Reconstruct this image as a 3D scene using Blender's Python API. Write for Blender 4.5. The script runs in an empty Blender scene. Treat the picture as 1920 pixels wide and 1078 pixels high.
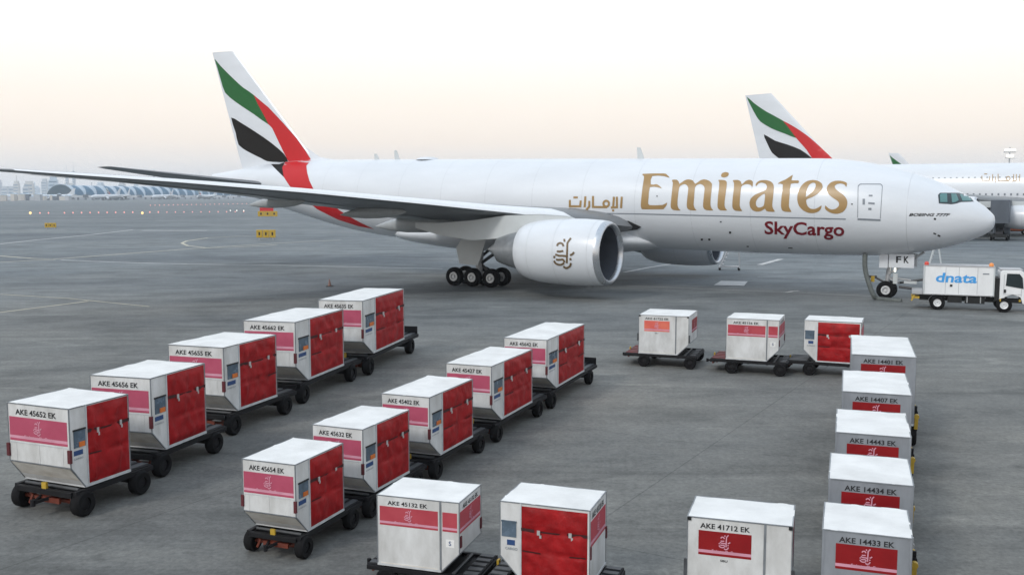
import bpy, bmesh, math, random
from mathutils import Vector, Matrix, noise
R = math.radians
random.seed(7)
scene = bpy.context.scene
col = scene.collection

# ------------------------------------------------------------------ camera, sky, sun, exposure
FOC, CXP, CYP, HOR, CAMH = 1800.0, 960.0, 539.0, 368.0, 6.11
PITCH = math.atan((CYP - HOR) / FOC)
cam_d = bpy.data.cameras.new('camera'); cam = bpy.data.objects.new('camera', cam_d); col.objects.link(cam)
cam.location = (0, 0, CAMH); cam.rotation_euler = (math.pi / 2 - PITCH, 0, 0)
cam_d.sensor_width = 36; cam_d.lens = 36 * FOC / 1920; cam_d.clip_end = 60000; cam_d.clip_start = .1
scene.camera = cam

SUN_EL, SUN_AZ = R(38), R(222)          # azimuth measured clockwise from +Y (the view direction)
world = bpy.data.worlds.new('World'); scene.world = world; world.use_nodes = True
wn = world.node_tree.nodes; wl = world.node_tree.links; wn.clear()
wout = wn.new('ShaderNodeOutputWorld'); bg = wn.new('ShaderNodeBackground'); bg.inputs[1].default_value = .1
sky = wn.new('ShaderNodeTexSky'); sky.sky_type = 'NISHITA'; sky.sun_disc = False
sky.sun_elevation = SUN_EL; sky.sun_rotation = SUN_AZ; sky.dust_density = 3; sky.air_density = 1.2
tc = wn.new('ShaderNodeTexCoord'); sep = wn.new('ShaderNodeSeparateXYZ')
ramp = wn.new('ShaderNodeValToRGB')
el = ramp.color_ramp.elements
SKY = [(0.0, (.88, .93, .98)), (.02, (1.06, 1.00, .96)), (.055, (1.21, 1.06, .92)), (.10, (1.26, 1.13, 1.00)), (.14, (1.29, 1.21, 1.13)),
       (.20, (1.26, 1.24, 1.21)), (.40, (1.03, 1.11, 1.19)), (1.0, (.90, 1.07, 1.26))]
el[0].position = 0; el[0].color = (*[q / 1.7 for q in SKY[0][1]], 1); el[1].position = 1; el[1].color = (*[q / 1.7 for q in SKY[-1][1]], 1)
for p, c in SKY[1:-1]:
    e = el.new(p); e.color = (*[q / 1.7 for q in c], 1)
gain = wn.new('ShaderNodeMix'); gain.data_type = 'RGBA'; gain.blend_type = 'MULTIPLY'; gain.inputs[0].default_value = 1
gain.inputs[7].default_value = (17, 17, 17, 1)
mixs = wn.new('ShaderNodeMix'); mixs.data_type = 'RGBA'; mixs.inputs[0].default_value = .88    # thin bright veil of high cloud over the clear sky
wl.new(tc.outputs['Generated'], sep.inputs[0]); wl.new(sep.outputs['Z'], ramp.inputs[0])
wl.new(ramp.outputs[0], gain.inputs[6])
wl.new(sky.outputs[0], mixs.inputs[6]); wl.new(gain.outputs[2], mixs.inputs[7])
wl.new(mixs.outputs[2], bg.inputs[0]); wl.new(bg.outputs[0], wout.inputs[0])

sun_d = bpy.data.lights.new('sun', 'SUN'); sun_d.energy = 1.45; sun_d.angle = R(10); sun_d.color = (1, .96, .90)
sun = bpy.data.objects.new('sun', sun_d); col.objects.link(sun)
sd = Vector((math.sin(SUN_AZ) * math.cos(SUN_EL), math.cos(SUN_AZ) * math.cos(SUN_EL), math.sin(SUN_EL)))
sun.rotation_euler = sd.to_track_quat('Z', 'Y').to_euler(); sun.location = (0, -30, 60)
vs = scene.view_settings; vs.view_transform = 'Standard'; vs.look = 'None'; vs.exposure = 0.0; vs.gamma = 1
scene.cycles.use_denoising = True
scene.cycles.max_bounces = 5
scene.cycles.volume_bounces = 1

# ------------------------------------------------------------------ survey helpers: photograph pixel -> place
CP, SP = math.cos(PITCH), math.sin(PITCH)
def ray(u, v):
    X = (u - CXP) / FOC; Y = -(v - CYP) / FOC
    return Vector((X, CP + Y * SP, -SP + Y * CP))
def ground(u, v, z=0.0):
    d = ray(u, v); t = (z - CAMH) / d.z
    return Vector((d.x * t, d.y * t, z))
def at(u, v, depth):
    d = ray(u, v); t = depth / d.y
    return Vector((d.x * t, depth, CAMH + d.z * t))

# ------------------------------------------------------------------ materials
def mat(name, c, rough=.5, metal=0.0, var=.08, scale=3.0, bump=0.0, bscale=40, spec=.5, coat=0.0, c2=None, streak=None, emit=None, estr=0):
    m = bpy.data.materials.new(name); m.use_nodes = True
    n = m.node_tree.nodes; L = m.node_tree.links
    b = n['Principled BSDF']
    b.inputs['Roughness'].default_value = rough; b.inputs['Metallic'].default_value = metal
    b.inputs['Specular IOR Level'].default_value = spec
    b.inputs['Coat Weight'].default_value = coat; b.inputs['Coat Roughness'].default_value = .12
    t = n.new('ShaderNodeTexCoord')
    oi = n.new('ShaderNodeObjectInfo'); sc_ = n.new('ShaderNodeMath'); sc_.operation = 'MULTIPLY'; sc_.inputs[1].default_value = 60; L.new(oi.outputs['Random'], sc_.inputs[0])
    va = n.new('ShaderNodeVectorMath'); va.operation = 'ADD'; L.new(t.outputs['Object'], va.inputs[0]); L.new(sc_.outputs[0], va.inputs[1])   # every object wears differently
    src = va.outputs[0]
    if streak:
        mp = n.new('ShaderNodeMapping'); mp.inputs['Scale'].default_value = streak; L.new(src, mp.inputs[0]); src2 = mp.outputs[0]
    else: src2 = src
    nz = n.new('ShaderNodeTexNoise'); nz.inputs['Scale'].default_value = scale; nz.inputs['Detail'].default_value = 6; nz.inputs['Roughness'].default_value = .62
    L.new(src2, nz.inputs['Vector'])
    rp = n.new('ShaderNodeValToRGB'); rp.color_ramp.elements[0].position = .3; rp.color_ramp.elements[1].position = .72
    lo = c2 or tuple(max(0, x * (1 - var)) for x in c)
    hi = c if c2 else tuple(min(1, x * (1 + var * .5)) for x in c)
    rp.color_ramp.elements[0].color = (*lo, 1); rp.color_ramp.elements[1].color = (*hi, 1)
    L.new(nz.outputs[0], rp.inputs[0]); L.new(rp.outputs[0], b.inputs['Base Color'])
    rr = n.new('ShaderNodeMapRange'); rr.inputs['To Min'].default_value = max(.02, rough - .08); rr.inputs['To Max'].default_value = min(1, rough + .1)
    L.new(nz.outputs[0], rr.inputs[0]); L.new(rr.outputs[0], b.inputs['Roughness'])
    if bump:
        n2 = n.new('ShaderNodeTexNoise'); n2.inputs['Scale'].default_value = bscale; n2.inputs['Detail'].default_value = 3; L.new(src, n2.inputs['Vector'])
        bp = n.new('ShaderNodeBump'); bp.inputs['Strength'].default_value = bump; bp.inputs['Distance'].default_value = .02
        L.new(n2.outputs[0], bp.inputs['Height']); L.new(bp.outputs[0], b.inputs['Normal'])
    if emit:
        b.inputs['Emission Color'].default_value = (*emit, 1); b.inputs['Emission Strength'].default_value = estr
    return m
M = {}
M['air_white'] = mat('aircraft_white_paint', (.645, .675, .715), .30, var=.09, scale=.5, coat=.25, streak=(.25, 1, 1))
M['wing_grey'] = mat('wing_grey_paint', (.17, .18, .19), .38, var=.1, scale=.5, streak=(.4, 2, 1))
M['seam'] = mat('skin_seam_grey', (.50, .525, .555), .35)
M['fairing_dark'] = mat('fairing_mid_grey', (.33, .35, .36), .4, var=.1)
M['slat'] = mat('slat_bright', (.74, .76, .78), .3, var=.05)
M['fairing'] = mat('fairing_light_grey', (.52, .55, .56), .4, var=.08, scale=.6)
M['bare_metal'] = mat('bare_metal_lip', (.55, .57, .60), .28, metal=.85, var=.05)
M['nozzle'] = mat('nozzle_metal', (.33, .35, .37), .4, metal=.6, var=.15)
M['intake'] = mat('intake_liner', (.075, .085, .105), .5, var=.05)
M['black'] = mat('dark_void_and_shade', (.02, .02, .022), .6, var=.1)
M['fan'] = mat('fan_blade', (.06, .065, .07), .4, metal=.3)
M['tyre'] = mat('tyre_rubber', (.010, .010, .011), .85, var=.3, scale=8, spec=.15)
M['hub'] = mat('wheel_hub', (.68, .69, .70), .45, metal=.1, var=.15, scale=10)
M['gear'] = mat('gear_steel', (.42, .43, .45), .45, metal=.3, var=.15)
M['geardark'] = mat('gear_dark', (.05, .05, .055), .5, var=.2)
M['gold'] = mat('gold_paint', (.33, .205, .075), .35, var=.14, scale=.8)
M['gold_edge'] = mat('gold_paint_dark_edge', (.14, .09, .04), .4, var=.1)
M['maroon'] = mat('maroon_paint', (.17, .004, .014), .4, var=.1)
M['red'] = mat('red_paint', (.50, .014, .018), .4, var=.06, spec=.25)
M['green'] = mat('green_paint', (.014, .115, .028), .4, var=.1, spec=.25)
M['tailblack'] = mat('black_paint', (.012, .010, .009), .45, var=.1, spec=.15)
M['line'] = mat('panel_line_grey', (.20, .225, .255), .5)
M['glass'] = mat('dark_glass', (.012, .022, .026), .1, var=.1, spec=.8)
M['glass_pale'] = mat('green_tinted_glass', (.07, .19, .19), .06, var=.1, spec=.9)
# containers
M['alu_white'] = mat('container_white_panel', (.69, .70, .705), .5, c2=(.46, .46, .45), scale=2.8, bump=.16, bscale=9, streak=(1, 1, .45))
M['alu_roof'] = mat('container_roof', (.77, .77, .76), .5, c2=(.60, .60, .59), scale=1.7, bump=.10, bscale=6)
M['alu_dirty'] = mat('container_scuffed_slope', (.74, .72, .68), .6, c2=(.50, .47, .42), scale=2.4, streak=(1, 1, 2.4), bump=.05, bscale=12)
M['alu_grey'] = mat('container_bare_aluminium', (.27, .29, .32), .45, metal=.15, var=.22, scale=3, streak=(1, 1, .4), bump=.05, bscale=14)
M['rail'] = mat('container_edge_rail', (.22, .24, .26), .45, metal=.3, var=.3, scale=6)
M['railwhite'] = mat('container_white_rail', (.58, .60, .62), .45, metal=.2, var=.2, scale=6)
M['curtain'] = mat('curtain_red_fabric', (.37, .009, .012), .55, c2=(.20, .003, .005), scale=4.0, bump=.6, bscale=11, spec=.25)
M['strap'] = mat('strap_dark', (.045, .006, .008), .7, var=.3)
M['buckle'] = mat('buckle_metal', (.62, .62, .62), .35, metal=.5)
M['pink'] = mat('faded_pink_band', (.45, .085, .145), .5, c2=(.37, .06, .11), scale=2, spec=.3)
M['rose'] = mat('faded_rose_band', (.45, .07, .09), .5, c2=(.36, .04, .06), scale=2, spec=.3)
M['orangeband'] = mat('sun_bleached_orange_panel', (.72, .20, .12), .5, c2=(.62, .10, .09), scale=2, spec=.3)
M['redpanel'] = mat('dark_red_panel', (.27, .006, .009), .45, c2=(.20, .004, .007), scale=2, spec=.35)
M['palepink'] = mat('pale_pink_print', (.62, .30, .39), .5, var=.1)
M['ink'] = mat('black_print', (.012, .013, .016), .6)
M['pocket'] = mat('document_pocket_blue_grey', (.12, .17, .23), .25, c2=(.06, .085, .11), scale=5)
M['orange'] = mat('orange_paint', (.62, .16, .025), .5, var=.2)
M['blue'] = mat('blue_print', (.02, .06, .18), .5)
M['handle'] = mat('pull_strap_maroon', (.10, .012, .018), .7, var=.3)
M['dolly'] = mat('dolly_black_steel', (.010, .010, .012), .6, var=.35, scale=5, spec=.25)
M['dollygrey'] = mat('dolly_worn_grey', (.06, .065, .072), .5, var=.5, scale=4)
M['dollyred'] = mat('dolly_dull_red', (.22, .03, .03), .55, c2=(.06, .02, .022), scale=5)
M['yellow'] = mat('yellow_paint', (.46, .30, .03), .5, var=.2, scale=6)
M['rust'] = mat('dolly_orange_red', (.14, .026, .012), .6, var=.35, scale=7)
# truck and others
M['truck_white'] = mat('truck_white_paint', (.76, .775, .79), .35, var=.1, scale=1.6, coat=.2, streak=(1, 1, .4))
M['brandblue'] = mat('blue_lettering', (.05, .32, .72), .4)
M['plastic'] = mat('black_plastic', (.014, .015, .016), .6, spec=.3)
M['beacon'] = mat('amber_beacon', (.85, .30, .08), .3)
M['redlamp'] = mat('red_lamp_housing', (.6, .06, .04), .35)
M['lineyellow'] = mat('faded_yellow_line', (.58, .54, .42), .8, c2=(.36, .34, .28), scale=.9)
M['linewhite'] = mat('worn_white_line', (.60, .60, .59), .8, c2=(.33, .335, .34), scale=.8)
M['patch'] = mat('pale_concrete_patch', (.48, .48, .48), .85, var=.2)
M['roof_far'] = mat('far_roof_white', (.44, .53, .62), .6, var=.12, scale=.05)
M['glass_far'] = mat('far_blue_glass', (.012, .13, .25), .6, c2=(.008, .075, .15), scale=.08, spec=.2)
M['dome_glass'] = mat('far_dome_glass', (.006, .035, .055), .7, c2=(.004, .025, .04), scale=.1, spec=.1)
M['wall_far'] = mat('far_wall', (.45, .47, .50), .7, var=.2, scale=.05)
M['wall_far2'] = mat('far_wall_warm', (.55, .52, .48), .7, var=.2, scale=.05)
M['clutter'] = mat('far_dark_equipment', (.10, .12, .15), .6, var=.4, scale=.2)
M['lamp_red'] = mat('red_light_lens', (.8, .2, .15), .4, emit=(1, .55, .5), estr=.7)
M['lamp_amber'] = mat('amber_light_lens', (.9, .6, .2), .4, emit=(1, .66, .3), estr=1.2)
M['lamp_white'] = mat('white_light_lens', (.9, .9, .85), .4, emit=(1, .97, .86), estr=1.3)

# ------------------------------------------------------------------ mesh builder
class MB:
    def __init__(s): s.v = []; s.f = []
    def add(s, vs_, fs_):
        o = len(s.v); s.v += [tuple(p) for p in vs_]; s.f += [tuple(o + i for i in q) for q in fs_]; return s
    def box(s, x0, x1, y0, y1, z0, z1):
        return s.add([(x0,y0,z0),(x1,y0,z0),(x1,y1,z0),(x0,y1,z0),(x0,y0,z1),(x1,y0,z1),(x1,y1,z1),(x0,y1,z1)],
                     [(0,3,2,1),(4,5,6,7),(0,1,5,4),(1,2,6,5),(2,3,7,6),(3,0,4,7)])
    def bar(s, a, b, w, h, up=(0, 0, 1)):
        a = Vector(a); b = Vector(b); d = (b - a).normalized(); up = Vector(up)
        if abs(d.dot(up)) > .98: up = Vector((1, 0, 0))
        x = d.cross(up).normalized(); z = x.cross(d)
        vs_ = []
        for p in (a, b):
            for i, j in ((-1,-1),(1,-1),(1,1),(-1,1)): vs_.append(p + x * (i * w / 2) + z * (j * h / 2))
        return s.add(vs_, [(3,2,1,0),(4,5,6,7),(0,1,5,4),(1,2,6,5),(2,3,7,6),(3,0,4,7)])
    def tube(s, a, b, r0, r1=None, n=10, caps=True):
        r1 = r0 if r1 is None else r1
        a = Vector(a); b = Vector(b); d = (b - a).normalized()
        up = Vector((0, 0, 1)) if abs(d.z) < .95 else Vector((1, 0, 0))
        x = d.cross(up).normalized(); y = d.cross(x)
        vs_ = []
        for p, r in ((a, r0), (b, r1)):
            for i in range(n):
                t = 2 * math.pi * i / n; vs_.append(p + x * (r * math.cos(t)) + y * (r * math.sin(t)))
        fs_ = [(i, (i+1) % n, n + (i+1) % n, n + i) for i in range(n)]
        if caps: fs_ += [tuple(range(n))[::-1], tuple(range(n, 2*n))]
        return s.add(vs_, fs_)
    def path(s, pts, r, n=8):
        for a, b in zip(pts, pts[1:]): s.tube(a, b, r, r, n)
        return s
    def lathe(s, prof, o, ax, n=32, close=False):
        o = Vector(o); ax = Vector(ax).normalized()
        up = Vector((0, 0, 1)) if abs(ax.z) < .9 else Vector((1, 0, 0))
        x = ax.cross(up).normalized(); y = ax.cross(x)
        vs_ = []
        for t, r in prof:
            for i in range(n):
                a = 2 * math.pi * i / n; vs_.append(o + ax * t + x * (r * math.cos(a)) + y * (r * math.sin(a)))
        fs_ = []; k = len(prof)
        for j in range(k - 1 + (1 if close else 0)):
            j2 = (j + 1) % k
            for i in range(n): fs_.append((j*n+i, j*n+(i+1)%n, j2*n+(i+1)%n, j2*n+i))
        return s.add(vs_, fs_)
    def prism(s, poly, fn, a, b):
        n = len(poly)
        vs_ = [fn(p[0], p[1], a) for p in poly] + [fn(p[0], p[1], b) for p in poly]
        return s.add(vs_, [tuple(range(n))[::-1], tuple(range(n, 2*n))] + [(i, (i+1)%n, n+(i+1)%n, n+i) for i in range(n)])
    def grid(s, P):
        r = len(P); c = len(P[0])
        return s.add([p for row in P for p in row], [(j*c+i, j*c+i+1, (j+1)*c+i+1, (j+1)*c+i) for j in range(r-1) for i in range(c-1)])
    def mesh(s, name, smooth=None):
        me = bpy.data.meshes.new(name); me.from_pydata(s.v, [], s.f)
        bm = bmesh.new(); bm.from_mesh(me); bmesh.ops.recalc_face_normals(bm, faces=bm.faces); bm.to_mesh(me); bm.free()
        if smooth is not None:
            me.shade_smooth(); me.set_sharp_from_angle(angle=R(smooth))
        return me
    def build(s, name, m, parent=None, smooth=None, bevel=0):
        o = bpy.data.objects.new(name, s.mesh(name, smooth)); col.objects.link(o)
        o.data.materials.append(M[m] if isinstance(m, str) else m)
        if parent is not None: o.parent = parent
        if bevel:
            b = o.modifiers.new('bevel', 'BEVEL'); b.width = bevel; b.segments = 2; b.limit_method = 'ANGLE'
        return o
def tag(o, label, cat=None, group=None, kind=None):
    o['label'] = label
    if cat: o['category'] = cat
    if group: o['group'] = group
    if kind: o['kind'] = kind
    return o
def empty(name, loc, rz=0.0):
    o = bpy.data.objects.new(name, None); col.objects.link(o); o.location = loc; o.rotation_euler = (0, 0, rz); o.empty_display_size = .3
    return o
def copy_tree(o, parent=None, only=None):
    c = o.copy(); col.objects.link(c); c.parent = parent
    for ch in list(o.children):
        if only and ch.name.split('.')[0] not in only: continue
        copy_tree(ch, c)
    return c

# flat outlines and lettering ----------------------------------------------------------------
def eval_mesh(o):
    dg = bpy.context.evaluated_depsgraph_get(); e = o.evaluated_get(dg); me = e.to_mesh()
    vs_ = [tuple(v.co) for v in me.vertices]; fs_ = [tuple(p.vertices) for p in me.polygons]
    e.to_mesh_clear(); return vs_, fs_
def outline(polys):
    cu = bpy.data.curves.new('outline', 'CURVE'); cu.dimensions = '2D'; cu.fill_mode = 'BOTH'
    for pl in polys:
        sp = cu.splines.new('POLY'); sp.points.add(len(pl) - 1); sp.use_cyclic_u = True
        for p, q in zip(sp.points, pl): p.co = (q[0], q[1], 0, 1)
    o = bpy.data.objects.new('outline', cu); col.objects.link(o)
    r = eval_mesh(o); bpy.data.objects.remove(o); bpy.data.curves.remove(cu); return r
TXT = {}
def text_mesh(t, bold=0.0, shear=0.0, spacing=1.0):
    key = (t, bold, shear, spacing)
    if key in TXT: return TXT[key]
    cu = bpy.data.curves.new('text', 'FONT'); cu.body = t; cu.resolution_u = 3; cu.offset = bold; cu.shear = shear; cu.space_character = spacing
    o = bpy.data.objects.new('text', cu); col.objects.link(o)
    vs_, fs_ = eval_mesh(o); bpy.data.objects.remove(o); bpy.data.curves.remove(cu)
    xs = [v[0] for v in vs_]; ys = [v[1] for v in vs_]
    x0, x1, y0, y1 = min(xs), max(xs), min(ys), max(ys)
    TXT[key] = ([((v[0]-x0)/(x1-x0), (v[1]-y0)/(y1-y0), 0) for v in vs_], fs_)
    return TXT[key]
def smooth_poly(pl, n=3):
    k = len(pl); out = []
    for i in range(k):
        p0, p1, p2, p3 = (Vector(pl[(i+j-1) % k]) for j in range(4))
        if p1 == p2: continue
        for q in range(n):
            t = q / n
            cr = .5 * ((2*p1) + (p2-p0)*t + (2*p0-5*p1+4*p2-p3)*t*t + (3*p1-p0-3*p2+p3)*t**3)
            out.append(p1.lerp(p2, t).lerp(cr, .8)[:])
    return out
def stroke(pts, w, taper=False):
    """a ribbon of width w along a polyline, mitred: verts, quads (2D)"""
    P = [Vector(p) for p in pts]; vs_ = []; n = len(P)
    for i, p in enumerate(P):
        d0 = (P[i] - P[i-1]).normalized() if i else (P[1] - P[0]).normalized()
        d1 = (P[i+1] - P[i]).normalized() if i < n-1 else d0
        d = (d0 + d1); d = d.normalized() if d.length > .2 else d0
        nrm = Vector((-d.y, d.x)); k = w / 2 / max(.55, nrm.dot(Vector((-d0.y, d0.x))))
        if taper: k *= .35 + .65 * math.sin(math.pi * (i + .5) / n)
        vs_ += [(p + nrm * k)[:] + (0,), (p - nrm * k)[:] + (0,)]
    return vs_, [(2*i, 2*i+1, 2*i+3, 2*i+2) for i in range(n-1)]
def curve_pts(pl, n=4):
    P = [Vector(p) for p in pl]; out = []
    if len(P) < 3: return pl
    for i in range(len(P)-1):
        p0 = P[max(i-1, 0)]; p1 = P[i]; p2 = P[i+1]; p3 = P[min(i+2, len(P)-1)]
        for q in range(n):
            t = q/n; out.append((.5*((2*p1) + (p2-p0)*t + (2*p0-5*p1+4*p2-p3)*t*t + (3*p1-p0-3*p2+p3)*t**3))[:])
    return out + [P[-1][:]]
def ell(cx, cy, rx, ry, n=14, close=True):
    return [(cx + rx*math.cos(2*math.pi*i/n), cy + ry*math.sin(2*math.pi*i/n)) for i in range(n + (1 if close else 0))]
def subdiv(vs_, fs_, su, sv):
    """cut a flat mesh along a grid so that it can be laid on a curved surface"""
    bm = bmesh.new(); V = [bm.verts.new(v) for v in vs_]
    for f in fs_:
        try: bm.faces.new([V[i] for i in f])
        except ValueError: pass
    xs = [v[0] for v in vs_]; ys = [v[1] for v in vs_]
    for lo, hi, st, ax in ((min(xs), max(xs), su, 0), (min(ys), max(ys), sv, 1)):
        k = lo + st
        while k < hi:
            no = (1, 0, 0) if ax == 0 else (0, 1, 0); co = (k, 0, 0) if ax == 0 else (0, k, 0)
            bmesh.ops.bisect_plane(bm, geom=bm.verts[:] + bm.edges[:] + bm.faces[:], plane_co=co, plane_no=no, dist=1e-5)
            k += st
    bmesh.ops.triangulate(bm, faces=bm.faces[:])
    bm.verts.index_update()
    r = [v.co[:] for v in bm.verts], [tuple(v.index for v in f.verts) for f in bm.faces]
    bm.free(); return r

def interp(tab, x, k):
    """smooth (monotone-ish cubic) look-up in a table of rows sorted by falling x"""
    if x >= tab[0][0]: return tab[0][k]
    if x <= tab[-1][0]: return tab[-1][k]
    for i in range(len(tab) - 1):
        if tab[i][0] >= x >= tab[i+1][0]:
            x1, x2 = tab[i][0], tab[i+1][0]; t = (x - x1) / (x2 - x1)
            y1, y2 = tab[i][k], tab[i+1][k]
            d = (y2 - y1) / (x2 - x1)
            dl = (y1 - tab[i-1][k]) / (x1 - tab[i-1][0]) if i > 0 else d
            dr = (tab[i+2][k] - y2) / (tab[i+2][0] - x2) if i + 2 < len(tab) else d
            def hm(a, b): return 0 if a * b <= 0 else 2 * a * b / (a + b)
            m1, m2 = hm(dl, d), hm(d, dr)
            if i == 0: m1 = d
            h = x2 - x1
            return (2*t**3-3*t*t+1)*y1 + (t**3-2*t*t+t)*h*m1 + (-2*t**3+3*t*t)*y2 + (t**3-t*t)*h*m2

# ------------------------------------------------------------------ ground and markings
def ground_material():
    m = bpy.data.materials.new('apron_concrete'); m.use_nodes = True
    n = m.node_tree.nodes; L = m.node_tree.links; b = n['Principled BSDF']
    t = n.new('ShaderNodeTexCoord')
    def nz(scale, stretch, det=6, rough=.6, rot=0):
        mp = n.new('ShaderNodeMapping'); mp.inputs['Scale'].default_value = stretch; mp.inputs['Rotation'].default_value = (0, 0, R(rot)); L.new(t.outputs['Object'], mp.inputs[0])
        q = n.new('ShaderNodeTexNoise'); q.inputs['Scale'].default_value = scale; q.inputs['Detail'].default_value = det; q.inputs['Roughness'].default_value = rough
        L.new(mp.outputs[0], q.inputs['Vector']); return q.outputs[0]
    def rampn(src, stops):
        r = n.new('ShaderNodeValToRGB'); e = r.color_ramp.elements
        e[0].position, e[0].color = stops[0][0], (*stops[0][1], 1); e[1].position, e[1].color = stops[-1][0], (*stops[-1][1], 1)
        for p, c in stops[1:-1]:
            q = e.new(p); q.color = (*c, 1)
        L.new(src, r.inputs[0]); return r.outputs[0]
    def mix(a, c, fac, mode='MULTIPLY'):
        x = n.new('ShaderNodeMix'); x.data_type = 'RGBA'; x.blend_type = mode
        if isinstance(fac, float): x.inputs[0].default_value = fac
        else: L.new(fac, x.inputs[0])
        L.new(a, x.inputs[6]); L.new(c, x.inputs[7]); return x.outputs[2]
    base = rampn(nz(.05, (1, 1, 1), 5), [(.3, (.124, .128, .126)), (.5, (.160, .161, .153)), (.7, (.200, .194, .177))])
    band = rampn(nz(.02, (.25, 2.4, 1), 4, rot=8), [(.34, (.78, .80, .83)), (.5, (1, 1, 1)), (.66, (1.15, 1.14, 1.12))])
    c = mix(base, band, 1.0)
    stain = rampn(nz(.22, (1, 1.6, 1), 7, .68, rot=-20), [(.36, (.66, .67, .67)), (.52, (1, 1, 1)), (.70, (1.18, 1.17, 1.14))])
    c = mix(c, stain, .95)
    scuff = rampn(nz(.5, (.22, 2.2, 1), 7, .7, rot=-14), [(.36, (.90, .90, .90)), (.56, (1, 1, 1)), (.76, (1.4, 1.38, 1.35))])
    c = mix(c, scuff, .9)
    tyre = rampn(nz(.35, (.09, 3.2, 1), 5, .62, rot=24), [(.28, (.66, .66, .67)), (.42, (1, 1, 1)), (1, (1, 1, 1))])
    c = mix(c, tyre, .8)
    # slab joints
    br_ = n.new('ShaderNodeTexBrick'); br_.inputs['Scale'].default_value = 1; br_.inputs['Brick Width'].default_value = 7.5; br_.inputs['Row Height'].default_value = 7.5; br_.offset = 0
    br_.inputs['Mortar Size'].default_value = .022; br_.inputs['Mortar Smooth'].default_value = .4; br_.inputs['Color1'].default_value = (1, 1, 1, 1); br_.inputs['Color2'].default_value = (.93, .935, .94, 1); br_.inputs['Mortar'].default_value = (.62, .62, .62, 1)
    mpb = n.new('ShaderNodeMapping'); mpb.inputs['Rotation'].default_value = (0, 0, R(30.4)); L.new(t.outputs['Object'], mpb.inputs[0]); L.new(mpb.outputs[0], br_.inputs['Vector'])
    c = mix(c, br_.outputs[0], .8)
    ctr = rampn(nz(.16, (.35, 1.3, 1), 3, .5, rot=-16), [(.478, (1, 1, 1)), (.5, (1.5, 1.48, 1.44)), (.522, (1, 1, 1))])
    c = mix(c, ctr, rampn(nz(.09, (1, 1, 1), 3), [(.45, (0, 0, 0)), (.7, (.75, .75, .75))]))
    ctr2 = rampn(nz(.11, (.5, 1.5, 1), 2, .5, rot=33), [(.485, (1, 1, 1)), (.5, (.62, .62, .63)), (.515, (1, 1, 1))])
    c = mix(c, ctr2, rampn(nz(.07, (1.3, 1, 1), 3), [(.45, (0, 0, 0)), (.7, (.8, .8, .8))]))
    spot = rampn(nz(1.1, (1, 1, 1), 3, .5), [(.22, (.45, .45, .46)), (.30, (1, 1, 1)), (1, (1, 1, 1))])
    c = mix(c, spot, .6)
    grit = rampn(nz(9, (1, 1, 1), 4, .8), [(.3, (.66, .66, .66)), (.7, (1.3, 1.3, 1.3))])
    c = mix(c, grit, .9)
    mott = rampn(nz(2.3, (1, 1, 1), 5, .75), [(.32, (.80, .80, .80)), (.68, (1.16, 1.16, 1.15))])
    c = mix(c, mott, .8)
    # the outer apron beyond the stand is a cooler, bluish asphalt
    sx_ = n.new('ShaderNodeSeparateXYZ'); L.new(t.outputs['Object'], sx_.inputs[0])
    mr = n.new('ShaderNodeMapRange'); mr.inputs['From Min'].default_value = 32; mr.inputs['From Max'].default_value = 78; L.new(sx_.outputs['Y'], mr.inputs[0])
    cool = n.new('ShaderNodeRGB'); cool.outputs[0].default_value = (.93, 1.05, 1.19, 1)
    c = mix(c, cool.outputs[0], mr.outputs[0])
    L.new(c, b.inputs['Base Color'])
    rr = n.new('ShaderNodeMapRange'); rr.inputs['To Min'].default_value = .62; rr.inputs['To Max'].default_value = .9
    L.new(nz(.3, (1, 1, 1)), rr.inputs[0]); L.new(rr.outputs[0], b.inputs['Roughness'])
    b.inputs['Specular IOR Level'].default_value = .35
    bp = n.new('ShaderNodeBump'); bp.inputs['Strength'].default_value = .25; bp.inputs['Distance'].default_value = .01
    L.new(nz(30, (1, 1, 1), 3), bp.inputs['Height']); L.new(bp.outputs[0], b.inputs['Normal'])
    return m
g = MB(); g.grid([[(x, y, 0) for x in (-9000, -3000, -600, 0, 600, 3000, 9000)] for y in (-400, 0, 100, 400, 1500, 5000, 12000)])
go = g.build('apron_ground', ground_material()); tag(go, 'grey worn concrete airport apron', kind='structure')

LZ = [0.004]
def line(px, w, m, name, label):
    P = [ground(*p) for p in px]; vs_ = []
    for i, p in enumerate(P):
        d = (P[min(i+1, len(P)-1)] - P[max(i-1, 0)]).normalized(); nn = Vector((-d.y, d.x, 0))
        vs_ += [p + nn * w/2, p - nn * w/2]
    z = LZ[0]; LZ[0] += .0015
    b_ = MB().add([(v.x, v.y, z) for v in vs_], [(2*i, 2*i+1, 2*i+3, 2*i+2) for i in range(len(P)-1)])
    o = b_.build(name, m); tag(o, label, kind='structure'); return o
line([(-60, 476), (0, 480), (60, 484.5), (100, 486), (206, 478), (352, 467), (520, 456), (640, 450)], .42, 'lineyellow', 'taxi_line', 'pale painted taxi line crossing far left apron')
line([(-60, 497), (0, 492), (60, 488.5), (104, 487)], .40, 'lineyellow', 'taxi_line', 'short pale taxi line meeting at left edge')
line([(114, 487.5), (200, 491), (292, 494), (400, 496), (515, 497), (640, 500), (830, 504)], .34, 'linewhite', 'taxi_line', 'long white line running under the aircraft wing')
line([(-40, 462), (60, 451), (173, 440), (250, 431)], .5, 'linewhite', 'taxi_line', 'faint white line on distant left apron')
line([(520, 441), (450, 443), (390, 446), (350, 452), (341, 456), (352, 461), (390, 465), (440, 464), (520, 459)], .40, 'lineyellow', 'taxi_line', 'looped pale turning line near yellow sign')
line([(-30, 590), (0, 586), (80, 576), (165, 565)], .24, 'lineyellow', 'stand_line', 'thin yellow stand line at the left edge')
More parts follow.
